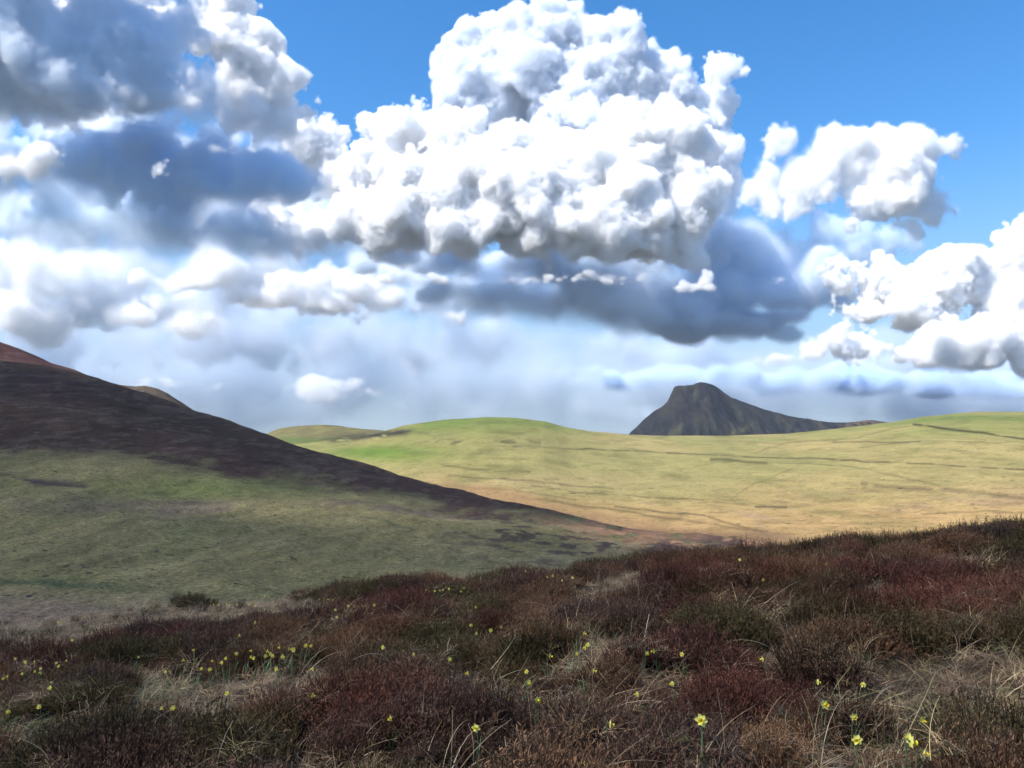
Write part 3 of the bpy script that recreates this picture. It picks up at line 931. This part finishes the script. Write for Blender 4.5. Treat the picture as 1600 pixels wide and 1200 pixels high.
# ------------------------------------------------------------------ the upright dead stalk, the thin stalk on the left, the dark twig
def stalk(name, label, cat, px_, py_top, py_foot, col, w, twigs=0, lean=.02):
    D_, X_, Z_ = foot_of(px_, py_foot, .0)
    up = (py_foot - py_top) / F_PX * D_
    rr = random.Random(int(px_))
    V, F = [], []
    pts = [Vector((lean * t * up * 3 + .006 * math.sin(5 * t), 0, up * t)) for t in (0, .25, .5, .75, 1)]
    add_tube(V, F, pts, [w, w * .9, w * .8, w * .7, w * .5], 6)
    for k in range(twigs):
        t = rr.uniform(.35, 1); p = pts[0].lerp(pts[-1], t); d = Vector((rr.uniform(-1, 1), rr.uniform(-1, 1), 1.2)).normalized() * up * .12
        add_tube(V, F, [p, p + d * .5, p + d + Vector((0, 0, -.01))], [w * .4, w * .35, w * .2], 4)
    o = build(name, V, F, plant_material(name + '_bark', .05, .7, .2, base=col))
    o.location = (X_, D_, Z_)
    tag(o, label, cat)
    return o


stalk('dead_stalk', 'upright bleached dead stalk standing in the grass right of the middle', 'stalk', 1000, 962, 1022, (.5, .43, .34), .005, 0, .09)
stalk('dry_weed', 'thin brown dry weed standing in dark heather on the left', 'weed', 218, 1040, 1128, (.30, .22, .16), .0022, 8, .05)
V, F = [], []
add_tube(V, F, [Vector((0, 0, .0)), Vector((.06, -.05, .03)), Vector((.13, -.12, .02)), Vector((.2, -.2, .03))], [.005, .0045, .004, .002], 6)
add_tube(V, F, [Vector((.1, -.09, .025)), Vector((.13, -.07, .06))], [.003, .001], 5)
D_, X_, Z_ = foot_of(1432, 1162, .12)
o = build('twig', V, F, plant_material('twig_bark', .0, .7, .2, base=(.03, .022, .018))); o.location = (X_, D_, Z_ + .12)
tag(o, 'dark fallen twig by the daffodils near the lower right corner', 'twig')

# ------------------------------------------------------------------ a bird, tiny in front of the dark cloud base
p0 = at(1079, 540, 260)
V, F = [], []
b_ = [(-.28, .02), (-.2, .07), (-.05, .085), (.12, .07), (.22, .05), (.3, .035), (.36, .01)]
add_tube(V, F, [Vector((x_, 0, 0)) for x_, r_ in b_], [r_ for x_, r_ in b_], 10)
o = build('bird', V, F, plant_material('bird_plumage', 0, .7, .2, base=(.02, .02, .022)))
for sgn in (-1, 1):
    WV, WF = [], []
    for t in (0, .25, .5, .75, 1):
        c_ = Vector((.05 - .16 * t * t, sgn * (.05 + .62 * t), .03 + .16 * math.sin(t * 2.2)))
        ch = .15 * (1 - .75 * t)
        WV += [c_ + Vector((ch, 0, 0)), c_ + Vector((0, 0, .012)), c_ - Vector((ch, 0, 0)), c_ + Vector((0, 0, -.004))]
    for q in range(4):
        for h_ in range(4):
            WF.append((q * 4 + h_, q * 4 + (h_ + 1) % 4, q * 4 + 4 + (h_ + 1) % 4, q * 4 + 4 + h_))
    build('wing', WV, WF, o.data.materials[0], o)
o.location = p0; o.rotation_euler = (0, 0, 2.6)
tag(o, 'dark bird flying far off in front of the blue cloud base', 'bird')
# ------------------------------------------------------------------ clouds (real volumes)
rng = np.random.default_rng(7)
CLOUD_OPT = 0.35        # extinction per photo pixel of depth at full density


def worley_tile(n, cells, seed):
    """tileable billow noise: 1 on the feature points, falling to 0 between them"""
    r = np.random.default_rng(seed)
    pts = r.random((cells, cells, cells, 3)).astype(np.float32)
    c = np.arange(n, dtype=np.float32) / n * cells
    ci = c.astype(np.int32)
    fx = (c - ci).astype(np.float32)
    best = np.full((n, n, n), 9.0, np.float32)
    for dx in (-1, 0, 1):
        for dy in (-1, 0, 1):
            for dz in (-1, 0, 1):
                P = pts[np.ix_((ci + dx) % cells, (ci + dy) % cells, (ci + dz) % cells)]
                d = (P[..., 0] + dx - fx[:, None, None]) ** 2
                d += (P[..., 1] + dy - fx[None, :, None]) ** 2
                d += (P[..., 2] + dz - fx[None, None, :]) ** 2
                np.minimum(best, d, out=best)
    w = 1.0 - np.sqrt(best)
    return (w - w.mean()) / w.std()


TN = 96
TILES = [worley_tile(TN, k, 10 + k) for k in (3, 6, 12, 24)]


def tiled(tile, shape, off):
    ix = [(np.arange(s) + o) % TN for s, o in zip(shape, off)]
    return tile[np.ix_(*ix)]


def lattice(shape, cell, seed):
    """smooth value noise on a grid of the given shape, one lattice point every `cell` voxels, range about -1..1"""
    r = np.random.default_rng(seed)
    dims = [int(s / cell) + 3 for s in shape]
    g = (r.random(dims) * 2 - 1).astype(np.float32)
    for ax, s in enumerate(shape):
        c = np.arange(s, dtype=np.float32) / cell
        i = c.astype(np.int32)
        f = c - i
        f = f * f * (3 - 2 * f)
        sh = [1, 1, 1]; sh[ax] = s
        f = f.reshape(sh)
        g = np.take(g, i, axis=ax) * (1 - f) + np.take(g, i + 1, axis=ax) * f
    return g.astype(np.float32)


def cloud(name, label, dist, vox, blobs, base=None, seed=1, rho=1.0, soft=5.0, billow=1.0, kids=9, kids2=4, wisp=1.0, margin=26, reach=13, aniso=0.0, warp=1.0, color=(1, 1, 1, 1), opt=1.0, flat=1.0, k=5.0, group=None, depthk=0.75, place=None):
    """blobs: (px, py, radius_px, depth_px[, y-squash]) in photo pixels at distance `dist`; grown by smaller lobes, turned to a fog grid"""
    rs = np.random.default_rng(seed)
    B = []
    for b in blobs:
        x, y, r, z = b[:4]
        sq = b[4] if len(b) > 4 else 1.0
        B.append((x, z, -y, r, sq))
        for i in range(int(kids)):
            v = rs.normal(size=3); v /= np.linalg.norm(v)
            if v[2] < -0.3: v[2] = -v[2]
            if v[1] > 0.3: v[1] = -v[1]
            r1 = r * rs.uniform(0.26, 0.46)
            c1 = np.array([x, z, -y]) + v * np.array([1, 1, sq]) * (r * 0.74)
            B.append((*c1, r1, max(sq, .7)))
            for j in range(int(kids2)):
                v2 = rs.normal(size=3); v2 /= np.linalg.norm(v2)
                if v2 @ v < 0: v2 = -v2
                r2 = r1 * rs.uniform(0.3, 0.5)
                B.append((*(c1 + v2 * r1 * 0.8), r2, 1.0))
    B = np.array(B, np.float32)
    m = margin
    lo = (B[:, :3] - B[:, 3:4]).min(0) - m
    hi = (B[:, :3] + B[:, 3:4]).max(0) + m
    n = np.ceil((hi - lo) / vox).astype(int) + 1
    sd = np.full(n, -float(m), np.float32)
    ax = [lo[i] + np.arange(n[i], dtype=np.float32) * vox for i in range(3)]
    for x, z, y, r, sq in B:
        e = r + m
        sl_ = []
        for i, c in enumerate((x, z, y)):
            a = max(0, int((c - e - lo[i]) / vox)); b = min(n[i], int((c + e - lo[i]) / vox) + 2)
            sl_.append(slice(a, b))
        X = ax[0][sl_[0]][:, None, None] - x
        Y = ax[1][sl_[1]][None, :, None] - z
        Z = (ax[2][sl_[2]][None, None, :] - y) / sq
        d = r - np.sqrt(X * X + Y * Y + Z * Z)
        w = sd[tuple(sl_)]
        h = np.clip(0.5 + 0.5 * (d - w) / k, 0, 1)
        sd[tuple(sl_)] = w * (1 - h) + d * h + k * h * (1 - h)
    # push the outline about, so that nothing stays a ball
    if warp > 0:
        gx, gy, gz = [np.arange(q, dtype=np.float32) for q in n]
        big, small = 34 * warp / vox * .42, 11 * warp / vox * .42
        wx = lattice(n, 60 / vox, seed + 71) * big + lattice(n, 24 / vox, seed + 72) * small
        wz = lattice(n, 52 / vox, seed + 75) * big * .7 + lattice(n, 21 / vox, seed + 76) * small
        wy = lattice(n, 56 / vox, seed + 73) * big
        wx += gx[:, None, None]; wy += gy[None, :, None]; wz += gz[None, None, :]
        for w_, q in ((wx, 0), (wy, 1), (wz, 2)):
            np.clip(w_, 0, n[q] - 1.01, out=w_)
        out_ = np.empty_like(sd)
        for i in range(n[0]):                                        # slice by slice keeps memory low
            X, Y, Z = wx[i], wy[i], wz[i]
            xi, yi, zi = X.astype(np.int32), Y.astype(np.int32), Z.astype(np.int32)
            fx, fy, fz = X - xi, Y - yi, Z - zi
            base_ = (xi * n[1] + yi) * n[2] + zi
            f = sd.ravel()
            sx, sy = int(n[1] * n[2]), int(n[2])
            g = lambda o_: f[base_ + o_] * (1 - fz) + f[base_ + o_ + 1] * fz
            out_[i] = (g(0) * (1 - fy) + g(sy) * fy) * (1 - fx) + (g(sx) * (1 - fy) + g(sx + sy) * fy) * fx
        sd = out_
        del wx, wy, wz, out_
    # billows and wisps
    far_out = sd < -reach
    off = rs.integers(0, TN, (4, 3))
    patchy = np.clip(.85 + 1.1 * lattice(n, 70 / vox, seed + 81) + .5 * lattice(n, 30 / vox, seed + 82), .15, 1.7)
    for t, tile, amp in zip(range(4), TILES, (9.0, 5.2, 2.6, 3.0)):
        sd += tiled(tile, n, off[t]) * (amp * billow * vox / 2.4) * patchy
    for cell, amp in ((40, 9.0), (17, 5.0), (7, 3.2), (3.3, 2.2)):
        sd += lattice(n, cell, seed * 13 + int(cell)) * (amp * wisp)
    sd[far_out] = -9
    del far_out
    if base is not None:
        # flat base: (y at px x0, y at px x1, x0, x1), ragged by noise
        (x0, y0), (x1, y1) = base
        yb = y0 + (y1 - y0) * (ax[0] - x0) / (x1 - x0)
        bz = (ax[2][None, :] + yb[:, None])[:, None, :]          # height above base
        sd = np.minimum(sd, bz * flat + lattice(n, 22, seed + 5) * 7 + lattice(n, 8, seed + 6) * 3)
    sf = soft * (1.7 - .8 * patchy + 0.5 * lattice(n, 55, seed + 9))
    del patchy
    den = np.clip(sd / np.maximum(sf, 1.2), 0, 1)
    den = (den * den * rho).astype(np.float32)
    den[0] = den[-1] = 0; den[:, 0] = den[:, -1] = 0; den[:, :, 0] = den[:, :, -1] = 0
    # to the world: px -> metres on the plane at `dist`
    s = dist / F_PX
    def wp(p):                                                     # (x, z, -y) in px -> world
        if place is not None:
            return Vector(place) + Vector((p[0] * s, p[1] * s, p[2] * s))
        v = at(p[0], -p[2], dist)
        return Vector((v.x, dist + p[1] * depthk * s, v.z))
    a, b = wp(lo), wp(lo + (n - 1) * vox)
    me = bpy.data.meshes.new(name)
    tot = int(n.prod())
    me.vertices.add(tot)
    co = np.empty((n[2], n[1], n[0], 3), np.float32)
    co[..., 0] = np.linspace(a.x, b.x, n[0])[None, None, :]
    co[..., 1] = np.linspace(a.y, b.y, n[1])[None, :, None]
    co[..., 2] = np.linspace(a.z, b.z, n[2])[:, None, None]
    me.vertices.foreach_set('co', co.ravel())
    at_ = me.attributes.new('fog', 'FLOAT', 'POINT')
    at_.data.foreach_set('value', np.ascontiguousarray(den.transpose(2, 1, 0)).ravel())
    src = bpy.data.objects.new(name + '_vapour_samples', me)
    vd = bpy.data.volumes.new(name)
    o = bpy.data.objects.new(name, vd)
    COL.objects.link(o)
    # geometry nodes: voxel grid that reads the attribute
    ng = bpy.data.node_groups.new(name + '_fog', 'GeometryNodeTree')
    ng.interface.new_socket('Geometry', in_out='INPUT', socket_type='NodeSocketGeometry')
    ng.interface.new_socket('Geometry', in_out='OUTPUT', socket_type='NodeSocketGeometry')
    N, L = ng.nodes, ng.links
    gi, go = N.new('GeometryNodeObjectInfo'), N.new('NodeGroupOutput')
    gi.inputs['Object'].default_value = src
    vc = N.new('GeometryNodeVolumeCube')
    vc.inputs['Min'].default_value = a
    vc.inputs['Max'].default_value = b
    for q, nm in enumerate('XYZ'):
        vc.inputs['Resolution ' + nm].default_value = int(n[q])
    pos = N.new('GeometryNodeInputPosition')
    sub = N.new('ShaderNodeVectorMath'); sub.operation = 'SUBTRACT'; sub.inputs[1].default_value = a
    L.new(pos.outputs[0], sub.inputs[0])
    mul = N.new('ShaderNodeVectorMath'); mul.operation = 'MULTIPLY'
    mul.inputs[1].default_value = [(n[q] - 1) / (b[q] - a[q]) for q in range(3)]
    L.new(sub.outputs[0], mul.inputs[0])
    add = N.new('ShaderNodeVectorMath'); add.operation = 'ADD'; add.inputs[1].default_value = (.5, .5, .5)
    L.new(mul.outputs[0], add.inputs[0])
    fl = N.new('ShaderNodeVectorMath'); fl.operation = 'FLOOR'
    L.new(add.outputs[0], fl.inputs[0])
    dot = N.new('ShaderNodeVectorMath'); dot.operation = 'DOT_PRODUCT'
    dot.inputs[1].default_value = (1, float(n[0]), float(n[0] * n[1]))
    L.new(fl.outputs[0], dot.inputs[0])
    si = N.new('GeometryNodeSampleIndex'); si.data_type = 'FLOAT'; si.domain = 'POINT'; si.clamp = True
    na = N.new('GeometryNodeInputNamedAttribute'); na.data_type = 'FLOAT'; na.inputs[0].default_value = 'fog'
    L.new(gi.outputs['Geometry'], si.inputs['Geometry'])
    L.new(na.outputs[0], si.inputs['Value'])
    L.new(dot.outputs['Value'], si.inputs['Index'])
    L.new(si.outputs[0], vc.inputs['Density'])
    sm = N.new('GeometryNodeSetMaterial'); 
    L.new(vc.outputs[0], sm.inputs[0])
    mat = cloud_material(name, dist, opt, aniso, color)
    sm.inputs['Material'].default_value = mat
    L.new(sm.outputs[0], go.inputs[0])
    md = o.modifiers.new('fog', 'NODES'); md.node_group = ng
    vd.materials.append(mat)
    tag(o, label, 'cloud', group=group)
    print('cloud', name, n, round(tot / 1e6, 1), 'M', round(time.time() - T0, 1), 's')
    return o


def cloud_material(name, dist, opt, aniso, color):
    m = bpy.data.materials.new(name + '_vapour'); m.use_nodes = True
    nt = m.node_tree; nt.nodes.clear()
    out = nt.nodes.new('ShaderNodeOutputMaterial')
    pv = nt.nodes.new('ShaderNodeVolumePrincipled')
    pv.inputs['Color'].default_value = color
    pv.inputs['Density'].default_value = CLOUD_OPT * opt * F_PX / dist      # extinction per metre
    pv.inputs['Anisotropy'].default_value = aniso
    nt.links.new(pv.outputs[0], out.inputs['Volume'])
    return m

def band(x0, y0, x1, y1, r, step, sq=.6, taper=.6, jz=40):
    """a row of overlapping lobes, thinner towards its ends"""
    n = max(2, int(abs(x1 - x0) / step)); q = random.Random(int(x0 * 7 + y0))
    return [(x0 + (x1 - x0) * k / n + q.uniform(-8, 8), y0 + (y1 - y0) * k / n + q.uniform(-5, 5), r * (taper + (1 - taper) * max(0.0, math.sin(math.pi * k / n)) ** .5) * q.uniform(.85, 1.1), q.uniform(-jz, jz), sq) for k in range(n + 1)]


SHADE_OPT = .045
SHADE_TINT = (.86, .935, 1.0, 1)  # blue of shaded cloud bases put into the vapour colour
SHADE = (.95, .97, 1.0, 1)
cloud('cloud', 'tall greyish crown of cloud rising behind the bright central cumulus', 6500, 2.3, [
    (745, 130, 64, 40), (760, 75, 50, 40), (850, 95, 84, 40), (950, 105, 84, 40), (1025, 150, 60, 40), (700, 150, 36, 20), (1000, 75, 38, 50), (1052, 88, 18, 50), (725, 75, 34, 40), (850, 30, 30, 40), (880, 20, 18, 40), (900, 200, 110, 60), (1040, 220, 70, 60), (690, 85, 20, 30), (800, 60, 40, 40), (910, 50, 30, 40), (690, 115, 16, 20),
    (1125, 118, 20, 20), (1112, 165, 30, 30), (1150, 100, 12, 20), (1120, 220, 32, 30), (1135, 150, 14, 20), (1120, 280, 40, 60), (1085, 150, 40, 50),
], base=((640, 330), (1150, 360)), seed=33, soft=5.5, kids=9, color=(.965, .98, 1, 1), flat=.3, billow=.8, wisp=1.7, opt=.55)  # grey shading of the crown tinted slightly into its vapour
cloud('cloud', 'bright white cumulus with cauliflower tops in the middle of the sky', 6000, 2.05, [
    (610, 220, 56, 20), (590, 270, 46, 0), (570, 190, 22, 20), (640, 180, 22, 20), (690, 225, 58, 10), (765, 265, 60, -10), (720, 190, 30, 20), (690, 320, 80, -40), (800, 330, 78, -50), (640, 370, 60, -70), (565, 350, 46, -50),
    (895, 300, 72, -20), (1000, 250, 66, 0), (1065, 225, 50, 0), (1060, 330, 66, -20), (960, 360, 66, -60), (860, 385, 58, -80), (720, 395, 58, -80), (1100, 330, 34, 0), (1060, 390, 36, 0), (520, 290, 44, 0), (475, 240, 38, 0), (500, 210, 24, 0), (490, 360, 44, -20), (420, 350, 30, -20), (1040, 185, 26, 0), (960, 210, 30, 0),
], base=((500, 418), (1150, 425)), seed=3, soft=5.0, kids=9, rho=1.0, flat=.22, billow=.9, wisp=1.6, opt=.62, warp=1.2)
cloud('cloud', 'big blue grey cloud bank in the upper left corner', 4200, 3.2, [
    (290, 70, 56, -20), (320, 150, 60, -20), (220, 120, 84, -30), (110, 120, 90, -50), (0, 110, 100, -50), (-110, 110, 110, -50), (400, 190, 40, -10), (160, 60, 60, -60),
    (60, 60, 80, -80), (-60, 40, 100, -80), (200, -60, 70, -90), (80, -90, 100, -100), (-80, -110, 120, -100), (100, -190, 110, -120), (-80, -220, 130, -130),
], base=((-100, 226), (520, 205)), seed=5, soft=14.0, kids=8, color=(.93, .965, 1, 1), flat=.3, billow=.9, wisp=1.9, opt=.24)  # shaded body tinted blue grey; its lit rim is separate untinted vapour
cloud('cloud', 'white rim of cloud along the right side of the upper left bank', 4700, 2.6, [
    (340, 5, 48, 0), (300, 50, 46, 0), (230, 45, 40, 0), (360, 70, 40, 0), (400, 105, 50, 0), (380, 150, 50, 0), (445, 150, 40, 0), (480, 180, 26, 0), (440, 200, 40, 0), (90, 40, 40, 0), (150, 20, 40, 0), (30, 50, 40, 0), (200, 10, 50, 0), (500, 175, 8, 0),
], base=((-100, 240), (520, 240)), seed=35, soft=6.5, kids=9, flat=.3, billow=.9, wisp=1.9, opt=.55)
cloud('cloud', 'small sunlit scraps of cloud in front of the upper left bank', 4000, 2.8,
      [(125, 105, 20, 0), (140, 120, 14, 0), (270, 118, 20, 0), (285, 130, 16, 0), (300, 128, 14, 0), (308, 168, 13, 0), (318, 180, 10, 0), (20, 45, 22, 0), (55, 60, 16, 0), (185, 40, 20, 0), (205, 55, 16, 0), (60, 262, 30, -30, .8), (20, 270, 30, -30, .8), (95, 258, 20, -30, .8), (258, 275, 8, 0), (275, 268, 7, 0), (340, 235, 11, 0), (370, 236, 8, 0), (400, 240, 9, 0)],
      seed=41, soft=11.0, kids=5, kids2=2, opt=.45, wisp=1.0, billow=.8, warp=.8, reach=8)
cloud('cloud', 'grey shelf of cloud below the upper left bank with a bright left end', 4600, 3.2, [
    (-60, 270, 60, 0), (20, 265, 50, -10), (110, 262, 55, 0), (200, 255, 60, 0), (300, 270, 60, 0), (390, 280, 50, 0), (450, 285, 36, 0), (495, 288, 18, 0), (240, 230, 50, 20), (330, 230, 40, 20), (150, 300, 60, 20), (250, 310, 60, 20), (350, 320, 50, 20), (60, 300, 40, 30),
], base=((-100, 310), (520, 340)), seed=6, soft=16.0, kids=5, color=SHADE_TINT, flat=.3, opt=.26, wisp=1.7, billow=.9)
cloud('cloud', 'long dark cloud base stretched under the grey shelf of cloud', 5000, 3.6,
      band(-80, 345, 550, 392, 56, 22, .62, .6, 40) + band(0, 330, 440, 350, 54, 26, .7), base=((-100, 395), (560, 430)), seed=7, soft=26.0, kids=2, color=SHADE_TINT, flat=.3, warp=.7, opt=.28, wisp=1.3, billow=.5)
cloud('cloud', 'broad soft grey cloud filling the gaps behind the left hand banks', 9000, 6.0,
      band(-120, 230, 470, 250, 70, 34, 1, .8, 60) + band(-120, 330, 560, 350, 70, 34, 1, .8, 60) + band(-120, 430, 620, 440, 60, 34, .8, .8, 60) + band(-120, 485, 420, 480, 50, 34, .6, .8, 60) + band(440, 300, 560, 390, 60, 30, 1, 1, 20),
      seed=23, soft=46.0, kids=2, kids2=0, opt=.16, color=(.97, .985, 1, 1), billow=.8)
cloud('cloud', 'cream coloured ragged cloud low on the left above the dark hillside', 8000, 3.2, [
    (-40, 420, 56, 0), (40, 412, 46, 0), (90, 440, 34, 0), (125, 475, 30, 0, .8), (20, 480, 56, 0, .8), (60, 500, 50, 20, .7), (200, 490, 50, 30, .5), (300, 505, 50, 40, .5),
], seed=8, soft=22.0, opt=.22, wisp=1.3, billow=.8)
cloud('cloud', 'cream streak of cloud trailing below the central cumulus', 7600, 3.2, [
    (240, 440, 22, 0, .5), (290, 430, 28, 0, .5), (340, 425, 32, 0, .5), (420, 430, 30, 0, .45), (500, 440, 34, 0, .5), (565, 450, 38, 0, .8), (605, 470, 34, 0, .7), (650, 488, 20, 0, .4), (690, 500, 12, 0, .4), (400, 460, 50, 30, .35), (520, 475, 50, 40, .4),
], seed=9, soft=14.0, opt=.35, wisp=1.2, billow=.8)
cloud('cloud', 'thin white shred of cloud under the big cumulus', 5600, 2.6,
      band(590, 434, 1015, 438, 10, 7, .5, .8, 6) + band(1000, 440, 1040, 345, 12, 9, 1, .9, 6) + band(1058, 443, 1098, 446, 9, 6, .7, .8, 6) + band(1084, 440, 1098, 424, 9, 6, .9, .9, 6) + band(1210, 440, 1232, 441, 8, 6, .7, .9, 4),
      seed=10, soft=9.0, kids=0, kids2=0, billow=.35, wisp=.6, reach=6, warp=.5, opt=.5, k=3)
cloud('cloud', 'wide dark blue cloud base under the big cumulus', 6600, 3.6,
      band(670, 458, 1290, 466, 50, 22, .8, .75, 70) + band(620, 415, 1020, 425, 44, 24, .8, .85, 80) + band(690, 482, 1100, 508, 36, 22, .7, .8, 60) + band(1080, 440, 1290, 440, 50, 24, .9, .8, 60) + band(820, 490, 1220, 500, 52, 24, .6, .8, 60) + band(1060, 400, 1220, 400, 60, 28, 1) + band(760, 430, 1050, 430, 50, 30, .9) + band(880, 500, 1220, 520, 40, 20, .7, .8, 50) + band(560, 408, 1000, 415, 40, 24, .7, .85, 90) + [(1180, 350, 36, 60), (1140, 310, 40, 60)],
      base=((640, 500), (1150, 550)), seed=11, soft=30.0, kids=0, kids2=0, color=(.90, .95, 1, 1), billow=.2, flat=.5, warp=.6, wisp=.55, opt=.40)  # blue shade of the base tinted into the vapour
cloud('cloud', 'white cloud with three ragged humps right of the big cumulus', 6400, 2.6, [
    (1205, 275, 34, 0), (1218, 228, 18, 0), (1305, 245, 44, 0), (1255, 270, 36, 0), (1360, 245, 38, 0), (1430, 245, 38, 0), (1390, 290, 60, -20), (1345, 285, 50, -10), (1250, 310, 44, -20), (1430, 300, 44, 0), (1280, 300, 48, -20), (1200, 315, 34, 0), (1455, 320, 34, 0), (1330, 310, 44, -20), (1410, 350, 18, 0), (1490, 330, 12, 0), (1480, 230, 12, 0), (1170, 300, 26, 10),
], seed=12, soft=10.0, kids=7, flat=.5, warp=.8, billow=.6, wisp=1.7, opt=.5)
cloud('cloud', 'thin lilac grey cloud hanging below the three humped cloud', 7000, 3.2, [
    (1230, 365, 36, 0), (1280, 385, 44, 0), (1340, 380, 48, 0), (1390, 380, 40, 0), (1210, 400, 34, 0), (1300, 420, 44, 0), (1250, 450, 40, 0), (1360, 420, 40, 0),
], seed=13, soft=28.0, kids=4, opt=.16, color=SHADE_TINT, wisp=1.6)
cloud('cloud', 'bulging cream cumulus at the right edge of the sky', 5500, 2.6, [
    (1590, 400, 40, 0), (1640, 400, 60, 0), (1535, 425, 30, 0), (1480, 445, 44, 0), (1400, 450, 40, 0), (1325, 455, 30, 0), (1295, 435, 12, 0), (1600, 460, 60, -20), (1540, 480, 50, -30), (1440, 490, 50, -30), (1660, 500, 80, -30), (1370, 490, 36, -10), (1600, 520, 50, -50), (1500, 445, 46, -20), (1560, 450, 50, -20),
], base=((1280, 500), (1640, 550)), seed=14, soft=6.0, flat=.5)
cloud('cloud', 'low cream cumulus right of the summit of the dark conical hill', 5150, 2.8, [
    (1310, 535, 34, 0), (1265, 550, 22, 0), (1350, 540, 30, 0), (1210, 563, 14, 0, .6), (1170, 566, 12, 0, .4), (1400, 560, 24, 0, .7), (1455, 540, 36, 0), (1500, 545, 34, 0), (1560, 525, 34, 0), (1620, 535, 44, 0), (1600, 565, 34, 0), (1540, 565, 34, 0, .7), (1450, 568, 24, 0, .6),
], base=((1140, 578), (1640, 596)), seed=15, soft=6.5, flat=.45, warp=.9, opt=.5, wisp=1.3, billow=.8)
cloud('cloud', 'small cream cloud low over the gap between the hills', 11000, 2.6,
      band(435, 606, 590, 612, 13, 8, .7, .7, 6) + band(470, 598, 560, 600, 14, 8, .8, .7, 6) + band(490, 618, 595, 628, 9, 8, .5, .7, 6) + band(190, 592, 400, 606, 9, 8, .45, .6, 4),
      seed=16, soft=13.0, kids=1, kids2=2, opt=.17, warp=.6, reach=7, billow=.6, wisp=.9)
cloud('cloud', 'pale layer of grey cloud fading into rain below the left hand clouds', 13000, 7.0,
      band(-200, 520, 1000, 540, 64, 26, .8, .8, 60) + band(-200, 470, 700, 480, 60, 30, .8, .8, 60) + band(780, 640, 1000, 650, 30, 20, .8, .8, 30),
      seed=51, soft=60.0, kids=0, kids2=0, opt=.09, margin=30, reach=30, billow=.4, wisp=1.3, warp=.9, color=(.84, .89, .95, 1))
cloud('cloud', 'flat blue grey cloud along the skyline behind the conical hill', 12000, 4.5,
      band(890, 592, 1700, 604, 42, 22, .6, .7, 60) + band(1100, 596, 1700, 612, 40, 24, .6, .8, 60), base=((840, 608), (1640, 636)), seed=17, soft=26.0, kids=0, opt=.7, color=(.80, .90, 1, 1), billow=.3, flat=.5, warp=.8)
cloud('cloud', 'pale veil of rain cloud filling the low sky along the horizon', 16000, 8.0,
      band(-200, 600, 1850, 600, 100, 36, 1, 1, 0) + band(-200, 515, 800, 530, 60, 30, 1, .7, 0), seed=18, soft=60.0, kids=0, kids2=0, opt=.09, margin=30, reach=30, billow=.2, wisp=.6, warp=.5, color=(.78, .84, .90, 1))
# the cloud overhead that keeps the near slopes out of the sun: it floats to the left of the camera, above the picture
_h = 750.0
_o = sun_dir * (_h / sun_dir.z)
cloud('cloud', 'grey cloud drifting overhead out of the picture, shading the bank and hillside', F_PX, 6.5,
      [(10, 0, 95, 0, .13), (-60, 0, 95, -20, .16), (-70, 0, 90, 60, .4), (-10, 0, 70, 80, .4), (-150, 0, 110, 60, .4), (-55, 0, 102, 185, .4), (-250, 0, 175, 270, .3), (-130, 0, 120, 120, .4), (-260, 0, 150, 120, .35), (-420, 0, 170, 260, .3), (-300, 0, 150, 30, .3)],
      seed=19, soft=26.0, kids=3, kids2=0, opt=SHADE_OPT, billow=.6, depthk=1.0, place=(_o.x, _o.y, _o.z))

# ------------------------------------------------------------------ the air between here and the far hills
me = bpy.data.meshes.new('haze')
x0, x1, y0, y1, z0, z1 = -4200.0, 4200.0, -400.0, 3900.0, -61.0, 345.0
mesh_fill(me, np.array([(x0, y0, z0), (x1, y0, z0), (x1, y1, z0), (x0, y1, z0), (x0, y0, z1), (x1, y0, z1), (x1, y1, z1), (x0, y1, z1)]),
          np.array([(0, 3, 2, 1), (4, 5, 6, 7), (0, 1, 5, 4), (1, 2, 6, 5), (2, 3, 7, 6), (3, 0, 4, 7)]))
m = bpy.data.materials.new('thin_haze'); m.use_nodes = True
m.node_tree.nodes.clear()
pv = m.node_tree.nodes.new('ShaderNodeVolumePrincipled')
pv.inputs['Color'].default_value = (.62, .78, 1, 1)
pv.inputs['Density'].default_value = 2.2e-5
pv.inputs['Anisotropy'].default_value = 0.0
m.node_tree.links.new(pv.outputs[0], m.node_tree.nodes.new('ShaderNodeOutputMaterial').inputs['Volume'])
me.materials.append(m)
o = bpy.data.objects.new('haze', me); COL.objects.link(o)
tag(o, kind='stuff')
